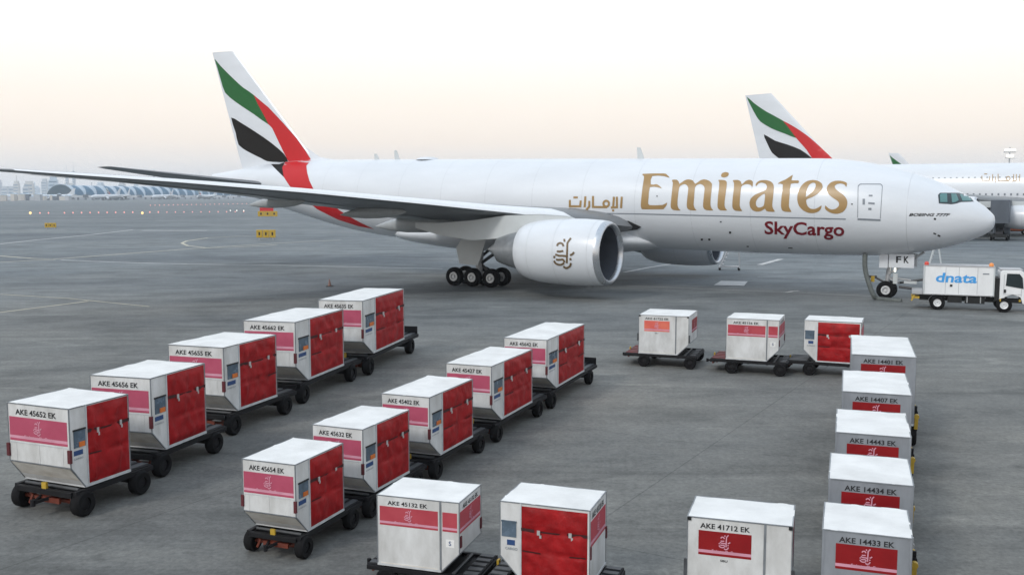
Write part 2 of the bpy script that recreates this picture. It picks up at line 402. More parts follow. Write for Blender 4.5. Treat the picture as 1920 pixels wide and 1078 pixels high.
line([(-30, 550), (0, 552), (130, 560), (280, 575)], .14, 'lineyellow', 'stand_line', 'faint yellow stand line at left')
line([(1170, 511), (1215, 502), (1262, 495)], .35, 'linewhite', 'stand_line', 'white line behind the near engine')
line([(1176, 536), (1300, 541), (1420, 546), (1520, 550), (1640, 556)], .10, 'linewhite', 'stand_line', 'worn white line under aircraft nose')
line([(1420, 520), (1560, 522), (1650, 524)], .12, 'linewhite', 'stand_line', 'thin white line beyond aircraft nose gear')
line([(1424, 497), (1446, 491), (1464, 486)], .55, 'linewhite', 'stand_mark', 'short white slanted mark beyond the fuselage')
line([(1474, 549), (1486, 546.5), (1498, 545.5)], .22, 'patch', 'stand_mark', 'small white mark on the stand line')
line([(1700, 449), (1800, 446), (1960, 449)], .9, 'linewhite', 'stand_line', 'pale line behind the aircraft nose')
for a, lab in ((( (1338, 535), (1395, 536.5), (1402, 528), (1352, 527) ), 'pale rectangular concrete patch under fuselage'),):
    P = [ground(*p) for p in a]; o = MB().add([(p.x, p.y, .019) for p in P], [(0,1,2,3)]).build('apron_patch', 'patch'); tag(o, lab, kind='structure')

# ------------------------------------------------------------------ freighter aircraft
AX, AY, AYAW = 27.59, 54.37, R(-30.4)
FW = Vector((math.cos(AYAW), math.sin(AYAW), 0)); LF = Vector((-math.sin(AYAW), math.cos(AYAW), 0))
def to_local(P, o=(AX, AY), fw=FW, lf=LF):
    q = Vector((P.x - o[0], P.y - o[1], 0)); return Vector((q.dot(fw), q.dot(lf), P.z))
FUS = [(-.25, 4.72, 4.62, .03), (-.30, 4.98, 4.38, .34), (-.45, 5.17, 4.17, .56), (-.8, 5.52, 3.90, .88), (-1.14, 5.80, 3.72, 1.15), (-2.13, 6.36, 3.34, 1.74), (-3.29, 6.97, 3.0, 2.2),
       (-5.05, 7.61, 2.70, 2.66), (-6.85, 8.05, 2.56, 2.92), (-8.1, 8.26, 2.53, 3.03), (-9.6, 8.40, 2.51, 3.09), (-13, 8.48, 2.51, 3.1), (-20, 8.6, 2.60, 3.1),
       (-30, 8.78, 2.74, 3.1), (-38, 8.90, 2.84, 3.1), (-41.7, 8.96, 2.88, 3.1), (-45, 9.02, 3.18, 3.05), (-48.2, 9.06, 3.72, 2.86), (-51.6, 9.07, 4.47, 2.5),
       (-54, 9.0, 5.03, 2.2), (-56.5, 8.80, 5.68, 1.82), (-58.3, 8.58, 6.15, 1.5), (-60.9, 8.27, 6.85, .9), (-62.9, 8.06, 7.42, .22)]
def stations(tab, n):
    a, b = tab[0][0], tab[-1][0]; xs = [a - (a - b) * (i / n) ** 1.0 for i in range(n + 1)]
    xs += [a - .02, a - .06, a - .12, a - .2, a - .3]; return sorted(set(xs), reverse=True)
def loft(tab, n=110, seg=56, sq=1.0):
    P = []
    for x in stations(tab, n):
        zt, zb, hw = (interp(tab, x, k) for k in (1, 2, 3)); zc, hz = (zt + zb) / 2, (zt - zb) / 2
        row = []
        for i in range(seg + 1):
            t = 2 * math.pi * i / seg
            row.append((x, hw * math.sin(t), zc + hz * math.cos(t)))
        P.append(row)
    return MB().grid(P)
def side_gap(tab, p):
    """how far a local point lies outside the starboard skin (positive = outside)"""
    x, y, z = p
    if x > tab[0][0] or x < tab[-1][0]: return 9
    zt, zb, hw = (interp(tab, x, k) for k in (1, 2, 3)); zc, hz = (zt + zb) / 2, (zt - zb) / 2
    return math.sqrt((y / hw) ** 2 + ((z - zc) / hz) ** 2) - 1
FIN = dict(te=((-59.2, 8.3), (-62.56, 18.67)), le=((-51.0, 9.2), (-60.01, 18.6)), t=.052)
def fin_half(F, x, z):
    k = (z - F['te'][0][1]) / (F['te'][1][1] - F['te'][0][1]); k2 = (z - F['le'][0][1]) / (F['le'][1][1] - F['le'][0][1])
    xt = F['te'][0][0] + (F['te'][1][0] - F['te'][0][0]) * k; xl = F['le'][0][0] + (F['le'][1][0] - F['le'][0][0]) * k2
    s = (x - xl) / (xt - xl)
    if s <= 0 or s >= 1: return 0
    return (xl - xt) * F['t'] * 2.2 * (math.sqrt(s) * .62 - .31 * s - .31 * s * s * s)
def cast(u, v, gap, frame, near, far, steps=140):
    """first point where the sight line meets a skin, in the aircraft's own axes"""
    d = ray(u, v); o, fw, lf = frame
    prev = None
    def L(t): return to_local(Vector((d.x*t, d.y*t, CAMH + d.z*t)), o, fw, lf)
    for i in range(steps + 1):
        t = near + (far - near) * i / steps; gval = gap(L(t))
        if gval <= 0:
            if prev is None: return L(t)
            a, b = prev, t
            for _ in range(26):
                m_ = (a + b) / 2
                if gap(L(m_)) > 0: a = m_
                else: b = m_
            return L(b)
        prev = t
    return None
FRAME = ((AX, AY), FW, LF)
def fus_pt(u, v): return cast(u, v, lambda p: side_gap(FUS, p), FRAME, 44, 100)
def fin_hit(u, v, F, frame):
    d = ray(u, v); a_ = to_local(Vector((0, 0, CAMH)), *frame); b_ = to_local(Vector((d.x*100, d.y*100, CAMH + d.z*100)), *frame); y = 0.0
    for _ in range(6):
        p = a_.lerp(b_, (y - a_.y) / (b_.y - a_.y)); y = -fin_half(F, p.x, p.z)
    return a_.lerp(b_, (y - a_.y) / (b_.y - a_.y))
def fin_pt(u, v): return fin_hit(u, v, FIN, FRAME)
def skin_normal(p, kind):
    if kind == 'fin': return Vector((0, -1, 0))
    x, y, z = p; zt, zb, hw = (interp(FUS, x, k) for k in (1, 2, 3)); zc, hz = (zt+zb)/2, (zt-zb)/2
    n_ = Vector((0, y / hw**2, (z - zc) / hz**2))
    e = .3; h2 = interp(FUS, x - e, 3); h1 = interp(FUS, x + e, 3)
    n_.normalize(); n_.x = (h2 - h1) / (2 * e) * .9
    return n_.normalized()
def skin_decal(name, m, parent, shapes, kind='fus', su=14, sv=5, off=.012):
    b_ = MB(); step = 0
    for vs_, fs_ in shapes:
        vs_, fs_ = subdiv(vs_, fs_, su, sv); pts = []; ok = True
        for q in vs_:
            p = (fus_pt if kind == 'fus' else fin_pt)(q[0], q[1])
            if p is None: ok = False; pts.append(None); continue
            pts.append(p + skin_normal(p, kind) * (off + step))
        keep = [f for f in fs_ if all(pts[i] is not None for i in f)]
        used = sorted({i for f in keep for i in f}); mp = {i: k for k, i in enumerate(used)}
        b_.add([pts[i] for i in used], [tuple(mp[i] for i in f) for f in keep]); step += .0015
    o = b_.build(name, m, parent, smooth=60); return o
def zpx(pl, ox, oy, sc): return [(ox + p[0]/sc, oy + p[1]/sc) for p in pl]

plane = empty('freighter_aircraft', (AX, AY, 0), AYAW)
tag(plane, 'large white twin-engine cargo jet with gold lettering, filling the middle of the apron', 'aircraft')
loft(FUS).build('fuselage', 'air_white', plane, smooth=60)

for xs_ in (-4.6, -9.6, -13.4, -17.2, -21.0, -24.8, -28.6, -32.4, -36.2, -40.0, -44.0, -47.6):
    row = []
    for i in range(49):
        t_ = 2*math.pi*i/48; zt_, zb_, hw_ = (interp(FUS, xs_, k) for k in (1, 2, 3)); zc_, hz_ = (zt_+zb_)/2, (zt_-zb_)/2
        row.append((hw_*math.sin(t_)*1.0015, zc_ + hz_*math.cos(t_)*1.0015))
    MB().grid([[(xs_ + dx, p[0], p[1]) for p in row] for dx in (-.011, .011)]).build('skin_seam', 'seam', plane, smooth=60)
# wing: rows of (y, x of leading edge, x of trailing edge, z of leading edge, thickness, twist drop of trailing edge)
WING = [(0, -19.6, -36.4, 3.85, .105, .1), (3.0, -21.4, -36.6, 4.15, .105, .12), (6.2, -23.9, -36.8, 4.60, .095, .2), (9.7, -26.4, -37.0, 5.08, .082, .2), (14, -29.3, -38.2, 5.60, .075, .1), (20, -33.3, -40.0, 6.28, .072, 0),
        (26, -37.3, -41.9, 6.85, .07, -.05), (30.6, -40.4, -43.4, 7.23, .065, -.05), (32.0, -41.8, -44.0, 7.38, .055, 0), (33.0, -43.3, -44.6, 7.48, .04, 0)]
AF = [(0, 0), (.012, .20), (.05, .40), (.12, .58), (.25, .74), (.4, .78), (.6, .62), (.8, .33), (1, .02), (.8, -.06), (.6, -.13), (.4, -.19), (.25, -.21), (.12, -.20), (.05, -.17), (.012, -.10)]
def wing_mesh(tab, sgn):
    P = []
    for y, xl, xt, z, t, tw in tab:
        c = xl - xt; P.append([(xl - c*a, sgn*y, z + c*t*b - tw*a) for a, b in AF] + [(xl, sgn*y, z)])
    m_ = MB().grid(P); k = len(AF) + 1; n_ = len(tab)
    m_.f.append(tuple(range((n_-1)*k, n_*k - 1))); return m_
for sg in (-1, 1):
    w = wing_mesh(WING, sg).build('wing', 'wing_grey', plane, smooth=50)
    # bright leading edge slat
    P = []
    for y, xl, xt, z, t, tw in WING[2:9]:
        c = xl - xt; P.append([(xl - c*a + .012, sg*y, z + c*t*b*1.04 - tw*a) for a, b in [AF[3], AF[2], AF[1], AF[0]]])
    MB().grid(P).build('slat', 'slat', w, smooth=60)
for sg in (-1, 1):
    for j0, j1, nm in ((1, 3, 'flap'), (4, 6, 'flap'), (6, 7, 'aileron')):
        P = []
        for y, xl, xt, z, t, tw in WING[j0:j1+1]:
            c = xl - xt; P.append([(xl - c*a_, sg*y, z + c*t*b_ - tw*a_ + dz) for a_, b_, dz in ((.72, -.09, -.035), (.80, -.06, -.05), (.9, -.03, -.045), (1.0, .0, -.03))])
        MB().grid(P).build(nm, 'fairing', plane, smooth=60)
STAB = [(0, -53.4, -60.9, 6.85, .07, 0), (1.5, -54.5, -61.2, 7.05, .07, 0), (10.1, -61.6, -64.1, 8.28, .065, 0), (10.76, -62.4, -64.3, 8.42, .04, 0)]
for sg in (-1, 1): wing_mesh(STAB, sg).build('tailplane', 'wing_grey', plane, smooth=50)
def fin_mesh(F, base_drop=.9, n=14):
    P = []
    for j in range(n + 1):
        k = -base_drop / 10 + (1 + base_drop / 10) * j / n
        te = Vector(F['te'][0]).lerp(Vector(F['te'][1]), k); le = Vector(F['le'][0]).lerp(Vector(F['le'][1]), k); row = []
        prof = [i / 12 for i in range(13)]
        for s in prof: row.append((s, -1))
        for s in prof[::-1]: row.append((s, 1))
        out = []
        for s, sg in row:
            s2 = s * s * (3 - 2*s) * .5 + s * s * .5
            p = le.lerp(te, s2); out.append((p.x, sg * fin_half_k(F, s2, le.x - te.x), p.y))
        P.append(out + [out[0]])
    m_ = MB().grid(P); c = len(P[0]); m_.f.append(tuple(range(n*c, (n+1)*c - 1))); return m_
def fin_half_k(F, s, c): return 0 if s <= 0 or s >= 1 else c * F['t'] * 2.2 * (math.sqrt(s)*.62 - .31*s - .31*s**3)
fin = fin_mesh(FIN).build('tail_fin', 'air_white', plane, smooth=40)
MB().add([(-48.2, -.03, 9.0), (-48.2, .03, 9.0), (-52.2, .22, 9.0), (-52.2, -.22, 9.0), (-51.9, 0, 10.15), (-50.3, 0, 9.30)], [(0,1,5),(1,2,4,5),(0,5,4,3),(2,3,4),(0,3,2,1)]).build('fin_fillet', 'air_white', fin, smooth=40)

# belly (wing-body) fairing
BF = [(-19.2, 3.1, 2.9, .3), (-20.4, 3.6, 2.62, 1.7), (-22, 4.1, 2.40, 2.75), (-24.5, 4.5, 2.15, 3.4), (-30, 4.6, 1.98, 3.65), (-35, 4.6, 2.1, 3.5), (-38.5, 4.3, 2.35, 2.9), (-41, 3.9, 2.65, 1.9), (-42.6, 3.4, 2.95, .5)]
loft(BF, 50, 40).build('belly_fairing', 'air_white', plane, smooth=60)
# flap track fairings
def canoe(x0, x1, y, z, r):
    prof = [(0, .02), (.06, .45), (.18, .8), (.38, 1), (.6, .95), (.8, .65), (.93, .28), (1, .02)]
    m_ = MB(); n = 14; P = []
    for t, q in prof:
        P.append([(x0 + (x1-x0)*t, y + r*.62*q*math.cos(2*math.pi*i/n), z - .25*t*t + r*q*math.sin(2*math.pi*i/n)) for i in range(n+1)])
    return m_.grid(P)
for sg in (-1, 1):
    for x0, x1, y, z, r in ((-31.8, -38.8, 7.4, 4.25, .58), (-31.9, -37.2, 13.0, 5.16, .40), (-36.3, -41.0, 17.2, 5.80, .36)):
        canoe(x0, x1, sg*y, z, r).build('flap_track_fairing', 'fairing_dark', plane, smooth=60)
# engines
def engine(parent, x, y, z, k=1.0, lip='bare_metal'):
    nac = [(-.0, 1.70), (.06, 1.78), (.22, 1.86), (.7, 1.93), (1.6, 1.985), (2.6, 1.99), (3.6, 1.965), (4.6, 1.88), (5.3, 1.74), (5.7, 1.58), (5.84, 1.48)]
    S = lambda pr: [(t*k, r*k) for t, r in pr]
    n_ = MB().lathe(S([(.34, 1.885)] + nac[3:]), (x, y, z), (-1, 0, 0), 56).build('nacelle', 'air_white', parent, smooth=50)
    MB().lathe(S([(.345, 1.887), (.22, 1.862), (.06, 1.785), (0, 1.70), (.03, 1.63), (.14, 1.57), (.3, 1.545)]), (x, y, z), (-1, 0, 0), 56).build('intake_lip', lip, n_, smooth=60)
    MB().lathe(S([(.3, 1.545), (.8, 1.56), (1.7, 1.62), (2.0, 1.62)]), (x, y, z), (-1, 0, 0), 48).build('intake_duct', 'intake', n_, smooth=60)
    for tt, rd in ((.72, 1.936), (2.9, 1.992), (4.7, 1.872)):
        MB().lathe(S([(tt-.008, rd+.004), (tt+.008, rd+.004)]), (x, y, z), (-1, 0, 0), 56).build('cowl_seam', 'fairing', n_, smooth=60)
    f = MB()
    for i in range(22):
        a = 2*math.pi*i/22; a2 = a + .34; r0, r1 = .5*k, 1.6*k; xx = x - 1.72*k
        f.add([(xx, y+r0*math.cos(a), z+r0*math.sin(a)), (xx-.22*k, y+r0*math.cos(a+.25), z+r0*math.sin(a+.25)), (xx-.3*k, y+r1*math.cos(a2+.12), z+r1*math.sin(a2+.12)), (xx, y+r1*math.cos(a2-.12), z+r1*math.sin(a2-.12))], [(0,1,2,3)])
    f.build('fan_blades', 'fan', n_); 
    MB().lathe(S([(1.15, .02), (1.3, .22), (1.6, .45), (1.75, .52)]), (x, y, z), (-1, 0, 0), 24).build('spinner', 'plastic', n_, smooth=60)
    MB().lathe(S([(2.02, 0.01), (2.02, 1.62)]), (x, y, z), (-1, 0, 0), 32).build('fan_backing', 'black', n_)
    MB().lathe(S([(5.3, 1.42), (5.6, 1.25), (6.2, 1.18), (6.9, 1.02), (7.6, .80), (7.58, .74)]), (x, y, z), (-1, 0, 0), 40).build('core_cowl', 'nozzle', n_, smooth=50)
    MB().lathe(S([(5.75, 1.46), (5.4, 1.30)]), (x, y, z), (-1, 0, 0), 40).build('bypass_duct', 'black', n_)
    MB().lathe(S([(7.2, .55), (7.9, .42), (8.5, .05)]), (x, y, z), (-1, 0, 0), 24).build('exhaust_plug', 'nozzle', n_, smooth=50)
    return n_
ENGX, ENGZ = -19.55, 2.80
nacs = {}
for sg in (-1, 1):
    nacs[sg] = engine(plane, ENGX, sg*9.7, ENGZ)
    P = []
    for t, zt, zb, hw in ((-21.6, 4.66, 4.5, .05), (-22.4, 4.92, 4.4, .22), (-24.2, 5.02, 4.0, .30), (-26.5, 4.95, 3.55, .32), (-29, 4.6, 3.35, .32), (-31.5, 4.4, 3.6, .25), (-33.6, 4.4, 4.05, .06)):
        P.append([(t, sg*9.7 + hw*a, zt if b else zb) for a, b in ((-1, 0), (-.9, .5), (-1, 1), (1, 1), (.9, .5), (1, 0), (-1, 0))])
    MB().grid(P).build('pylon', 'fairing', plane, smooth=30)

# landing gear
def wheel(parent, x, y, z, r, w, side, hubm='hub'):
    t = MB().lathe([(-w/2, r*.55), (-w/2, r*.86), (-w*.38, r*.97), (-w*.15, r), (w*.15, r), (w*.38, r*.97), (w/2, r*.86), (w/2, r*.55), (w*.3, r*.5), (-w*.3, r*.5)], (x, y, z), (0, 1, 0), 28, close=True).build('wheel', 'tyre', parent, smooth=50)
    h = MB()
    for s_ in (-1, 1):
        h.lathe([(s_*w*.30, r*.50), (s_*w*.46, r*.48), (s_*w*.46, r*.34), (s_*w*.10, r*.31), (s_*w*.10, r*.17), (s_*w*.5, r*.15), (s_*w*.5, .005)], (x, y, z), (0, 1, 0), 24)
    h.build('rim', hubm, t, smooth=40)
    return t
for sg in (-1, 1):
    yc = sg*5.5
    gr = MB().tube((-31.4, yc, .64), (-31.2, yc, 3.3), .24, n=16).tube((-31.4, yc, .7), (-31.35, yc, 1.9), .17, n=14).build('main_gear', 'gear', plane, smooth=40)
    MB().box(-33.0, -29.8, yc-.16, yc+.16, .50, .78).tube((-29.95, yc-.75, .62), (-29.95, yc+.75, .62), .11).tube((-31.42, yc-.75, .62), (-31.42, yc+.75, .62), .11).tube((-32.9, yc-.75, .62), (-32.9, yc+.75, .62), .11).build('bogie_beam', 'gear', gr, smooth=40)
    MB().tube((-31.3, yc, 1.5), (-28.4, yc+sg*.2, 3.3), .11).tube((-31.2, yc, 2.0), (-31.0, yc-sg*2.4, 3.1), .1).bar((-31.3, yc, 1.6), (-30.4, yc, .85), .1, .16).build('brace', 'geardark', gr, smooth=40)
    for x in (-29.95, -31.42, -32.9):
        for dy in (-.70, .70): wheel(gr, x, yc + dy, .64, .64, .46, sg)
    # strut door
    MB().add([(-30.3, yc+sg*.75, 3.35), (-32.2, yc+sg*.75, 3.35), (-32.7, yc+sg*.82, 2.6), (-32.4, yc+sg*.9, 1.55), (-30.9, yc+sg*.9, 1.45)] +
             [(-30.3, yc+sg*.70, 3.35), (-32.2, yc+sg*.70, 3.35), (-32.7, yc+sg*.77, 2.6), (-32.4, yc+sg*.85, 1.55), (-30.9, yc+sg*.85, 1.45)],
             [(0,1,2,3,4), (9,8,7,6,5), (0,5,6,1), (1,6,7,2), (2,7,8,3), (3,8,9,4), (4,9,5,0)]).build('gear_door', 'fairing', gr)
ng = MB().tube((-5.95, 0, .54), (-5.7, 0, 2.9), .14, n=14).tube((-5.95, -.42, .54), (-5.95, .42, .54), .09).build('nose_gear', 'gear', plane, smooth=40)
for dy in (-.36, .36): wheel(ng, -5.9, dy, .54, .54, .34, 1)
MB().tube((-5.8, 0, 1.5), (-3.9, 0, 2.85), .07).tube((-5.8, .1, 1.25), (-4.6, .1, 1.15), .05).bar((-5.9, 0, 1.3), (-5.2, -.1, .95), .09, .1).tube((-5.75, -.3, 1.55), (-5.75, .3, 1.55), .07).build('drag_brace', 'gear', ng, smooth=40)
MB().lathe([(0, .12), (.1, .13), (.11, .02)], (-5.5, -.22, 1.75), (1, 0, 0), 14).build('taxi_light', 'lamp_white', ng, smooth=40)
MB().box(-7.2, -6.5, -.1, .1, 1.2, 1.35).tube((-6.6, 0, 1.25), (-5.9, 0, .9), .06).build('steering_link', 'geardark', ng)
MB().tube((-5.2, -.2, .75), (-3.6, -.3, .62), .08).tube((-5.3, .2, .95), (-3.7, .1, 1.25), .07).box(-3.75, -3.1, -.5, .5, .5, 1.3).build('tow_head', 'geardark', ng)
MB().box(-4.9, -4.2, -.42, -.2, .98, 1.12).box(-5.5, -5.25, -.5, -.42, .95, 1.55).build('tow_latch', 'fairing', ng)
MB().box(-6.75, -6.55, -.5, -.4, 1.0, 1.35).build('steering_pin_flag', 'yellow', ng)
for sg in (-1, 1):
    y = sg*.62
    d = MB().box(-5.75, -4.35, y-.02, y+.02, 1.92, 2.72).build('nose_gear_door', 'air_white', ng)
    d2 = MB().box(-6.28, -5.8, y-.02, y+.02, 1.88, 2.68).build('nose_gear_door', 'air_white', ng)
    for ch, x0 in (('F', -5.35), ('K', -4.92)):
        tv, tf = text_mesh(ch, bold=.03)
        MB().add([(x0 + v[0]*.28 * (1 if sg < 0 else -1), y + sg*.024, 2.2 + v[1]*.40) for v in tv], tf).build('letter', 'ink', d)

# --- lettering and stripes on the skin (outlines surveyed from the photograph)
O1, O2, ZS = (1190, 310), (1390, 310), 9.143
GL = [
 [O1, [(138,150),(490,143),(550,160),(600,218),(500,188),(300,188),(278,330),(370,325),(420,350),(468,400),(400,380),(262,378),(240,560),(232,640),(260,685),(480,680),(555,640),(545,690),(500,745),(470,755),(150,755),(118,740),(105,690),(115,560),(135,380),(155,260),(160,190)]],
 [O1, [(640,255),(720,250),(760,290),(770,320),(860,260),(930,245),(1000,265),(1040,320),(1130,260),(1200,245),(1270,265),(1320,310),(1325,360),(1305,560),(1300,680),(1320,740),(1345,775),(1230,770),(1185,740),(1172,680),(1190,500),(1200,400),(1180,350),(1130,325),(1080,335),(1035,380),(1020,560),(1012,680),(1035,745),(1060,775),(950,770),(905,740),(893,680),(905,540),(920,400),(900,350),(860,325),(810,340),(765,380),(740,560),(735,680),(755,740),(785,775),(670,770),(625,735),(618,680),(630,540),(648,380),(655,300)]],
 [O1, [(1435,255),(1540,258),(1580,290),(1575,380),(1550,560),(1540,680),(1560,745),(1585,775),(1470,772),(1430,740),(1420,680),(1430,520),(1448,380),(1450,290)]],
 [O1, [(1480,180),(1500,140),(1560,120),(1610,135),(1612,165),(1590,195),(1535,212),(1495,205)]],
 [O2, [(-144,260),(-60,255),(-10,280),(10,330),(70,275),(130,252),(180,265),(200,300),(190,375),(160,340),(100,325),(50,335),(0,370),(-20,540),(-28,680),(-10,745),(15,785),(-95,780),(-140,750),(-155,690),(-145,540),(-125,380),(-128,300)]],
 [O2, [(245,330),(280,285),(340,260),(430,258),(510,285),(550,330),(558,400),(545,540),(530,680),(545,745),(575,795),(470,795),(425,780),(405,745),(340,785),(260,795),(190,770),(150,710),(140,640),(165,570),(230,510),(330,465),(420,425),(440,370),(420,325),(360,300),(300,310),(255,360)],
      [(405,490),(340,520),(280,570),(250,630),(255,690),(290,725),(340,720),(385,690),(400,600)]],
 [O2, [(625,320),(680,280),(760,245),(830,200),(885,170),(860,260),(980,262),(975,310),(850,320),(830,500),(815,680),(830,745),(860,800),(750,795),(700,770),(680,700),(690,540),(712,330)]],
 [O2, [(1230,255),(1310,270),(1375,310),(1395,370),(1370,430),(1310,490),(1220,545),(1120,585),(1115,640),(1140,705),(1190,745),(1260,750),(1320,725),(1375,690),(1365,745),(1320,795),(1240,820),(1150,815),(1060,775),(990,700),(960,600),(965,500),(1000,400),(1060,320),(1140,270)],
      [(1225,300),(1160,340),(1125,420),(1105,545),(1180,490),(1240,430),(1275,370),(1270,315)]],
 [O2, [(1810,310),(1800,375),(1770,335),(1710,315),(1640,325),(1600,360),(1620,410),(1680,460),(1750,510),(1800,570),(1818,640),(1800,730),(1740,800),(1650,832),(1560,825),(1480,790),(1435,745),(1440,690),(1490,735),(1550,760),(1620,745),(1670,700),(1675,650),(1640,605),(1570,560),(1500,500),(1465,430),(1475,360),(1530,300),(1610,270),(1700,268),(1770,285)]],
]
for gl in GL:
    (ox, oy), loops = gl[0], gl[1:]
    skin_decal('letter', 'gold', plane, [outline([smooth_poly(zpx(l, ox, oy, ZS), 2) for l in loops])], su=10, sv=6)
tv, tf = text_mesh('SkyCargo', bold=.022)
skin_decal('small_lettering', 'maroon', plane, [([(1433.5 + v[0]*149.5, 446.6 - v[1]*32 + v[0]*3.7, 0) for v in tv], tf)], su=8, sv=5)
AR = [[(255,275),(255,440),(520,440),(535,290)], [(345,212),(460,212)], [(655,185),(635,465)], [(755,300),(755,440),(675,535)], [(850,175),(850,455),(1215,462)], ell(1190, 372, 72, 75), [(1388,195),(1368,470)], [(1465,195),(1465,462),(1310,470)], [(1368,520),(1368,570)], [(1590,195),(1572,485)]]
skin_decal('script_lettering', 'gold', plane, [stroke(zpx(p, 1050, 355, 13.714), 3.9) for p in AR], su=10, sv=5)
skin_decal('cheat_line', 'line', plane, [stroke([(1066,399.2),(1200,401.3),(1400,406.3),(1586,411)], 2.0)], su=12, sv=6)
# cockpit windows
def zc(pl): return zpx(pl, 1580, 300, 5.647)
skin_decal('cockpit_window_surround', 'glass', plane, [outline([zc([(1010,372),(1030,350),(1225,350),(1320,360),(1388,442),(1255,446),(1205,462),(1150,470),(1018,460)])])], su=6, sv=3, off=.012)
for pl in ([(1028,368),(1046,358),(1104,358),(1108,448),(1032,448)], [(1146,358),(1200,362),(1228,426),(1196,447),(1158,454)], [(1238,366),(1314,368),(1366,434),(1268,436)]):
    skin_decal('cockpit_window', 'glass_pale', plane, [outline([zc(pl)])], su=6, sv=3, off=.020)
# forward door outline and small markings
skin_decal('door_outline', 'line', plane, [stroke([(1609,349),(1613,345.5),(1651,345.5),(1654.5,349)], 1.5), stroke([(1609,349),(1608,408)], 1.1), stroke([(1654.5,349),(1650.5,410)], 1.1), stroke([(1608,411),(1651,413)], 3.4)], su=8, sv=5, off=.01)
skin_decal('door_mark', 'line', plane, [stroke([(1619.5,373),(1619.5,384)], 4.5), stroke([(1629,367),(1636,367)], 3), stroke([(1628,381),(1640,382)], 3.4), stroke([(1628,392),(1634,392)], 4)], su=8, sv=5, off=.009)
tv, tf = text_mesh('BOEING 777F', bold=.03, shear=.35)
skin_decal('type_lettering', 'ink', plane, [([(1704 + v[0]*78, 405.5 - v[1]*5.5 + v[0]*.3, 0) for v in tv], tf)], su=12, sv=4)
for pl_, w_ in (([(1367,436),(1371,436)], 4), ([(1314,449),(1318,449)], 3.4), ([(1328,449),(1332,449)], 3.4), ([(1751,410.5),(1755,411)], 3.4), ([(1750,437),(1755,439)], 2.4), ([(1758,441),(1763,443)], 3), ([(1231,368),(1233,368)], 2.4), ([(1350,416),(1353,416)], 2), ([(1400,462),(1404,462)], 2), ([(1478,465),(1486,465)], 1.6), ([(1596,383),(1599,383)], 2)):
    skin_decal('skin_port', 'plastic', plane, [stroke(pl_, w_)], su=8, sv=5)
skin_decal('wing_root_shade', 'black', plane, [outline([[(1158,417),(1178,413.5),(1190,419),(1203,425),(1195,430),(1164,434)]])], su=8, sv=4, off=.05)  # shade at the wing root, painted onto the skin as a black patch
# tail stripes
TS = 2.838
def zt(pl): return zpx(pl, 380, 80, TS)
G_ = [(64,88),(95,125),(160,190),(215,240),(271,279),(295,330),(325,385),(352,437),(270,380),(180,320),(120,268),(97,200),(77,130)]
R_ = [(272,280),(350,345),(430,430),(500,510),(550,580),(578,625),(560,632),(458,634),(440,600),(410,540),(370,455),(352,437),(325,385),(295,330)]
B_ = [(152,400),(200,425),(280,475),(360,530),(430,590),(455,636),(400,636),(345,632),(310,615),(240,580),(192,545),(176,480)]
skin_decal('tail_stripe_green', 'green', fin, [outline([smooth_poly(zt(G_), 2)])], 'fin', 8, 8, .014)
skin_decal('tail_stripe_red', 'red', fin, [outline([zt(R_)])], 'fin', 8, 8, .016)
skin_decal('tail_stripe_black', 'tailblack', fin, [outline([smooth_poly(zt(B_), 2)])], 'fin', 8, 8, .014)
skin_decal('body_stripe_red', 'red', plane, [outline([zt([(440,636),(578,628),(552,655),(556,690),(568,735),(596,792),(640,840),(700,872),(770,920),(840,958),(912,992),(830,977),(720,942),(610,887),(555,842),(500,800),(462,762),(432,716),(424,665)])])], 'fus', 7, 5)
skin_decal('body_stripe_black', 'tailblack', plane, [outline([zt([(352,634),(440,636),(424,665),(432,716),(405,690),(375,660)])])], 'fus', 7, 5)
# crown antennas and drain mast
for u, h in ((697, .45), (735, .7), (1192, .75)):
    p = cast(u, 300.5, lambda q: side_gap(FUS, q), FRAME, 44, 100)
    x = p.x; z = interp(FUS, x, 1)
    MB().add([(x+.25, -.02, z-.03), (x-.25, -.02, z-.03), (x-.25, .02, z-.03), (x+.25, .02, z-.03), (x-.05, -.012, z+h), (x-.3, -.012, z+h), (x-.3, .012, z+h), (x-.05, .012, z+h)], [(0,1,5,4),(1,2,6,5),(2,3,7,6),(3,0,4,7),(4,5,6,7)]).build('blade_antenna', 'fairing', plane)
MB().lathe([(0, .9), (.12, .8), (.2, .45), (.23, .02)], (-39.5, 0, 8.88), (0, 0, 1), 20).build('antenna_dome', 'air_white', plane, smooth=60)
# engine emblem, laid on the near nacelle
def nac_gap(p): 
    t = ENGX - p.x
    prof = [(-.0, 1.70), (.22, 1.86), (.7, 1.93), (1.6, 1.985), (2.6, 1.99), (3.6, 1.965), (4.6, 1.88), (5.3, 1.74), (5.7, 1.58), (5.85, 1.48)]
    if t < 0 or t > 5.85: return 9
    for (a, ra), (b, rb) in zip(prof, prof[1:]):
        if a <= t <= b: rad = ra + (rb-ra)*(t-a)/(b-a); break
    return math.hypot(p.y + 9.7, p.z - ENGZ) / rad - 1
EM = [[(560,290),(556,420),(552,560),(548,700),(545,840)], [(560,300),(600,240),(655,165)], [(475,190),(485,265)], [(285,380),(305,325),(370,300),(430,325),(455,390)], [(275,522),(360,526),(450,510)], [(235,600),(330,635),(440,640),(560,650)], [(255,740),(340,748),(430,738),(470,775),(480,820)],
      [(200,770),(245,840),(340,880),(430,862),(470,830)], [(455,920),(520,968),(590,945),(640,900),(655,830)], [(630,625),(690,600),(745,545)], [(640,700),(650,760)], [(215,640),(205,700)]]
b_ = MB(); st = 0
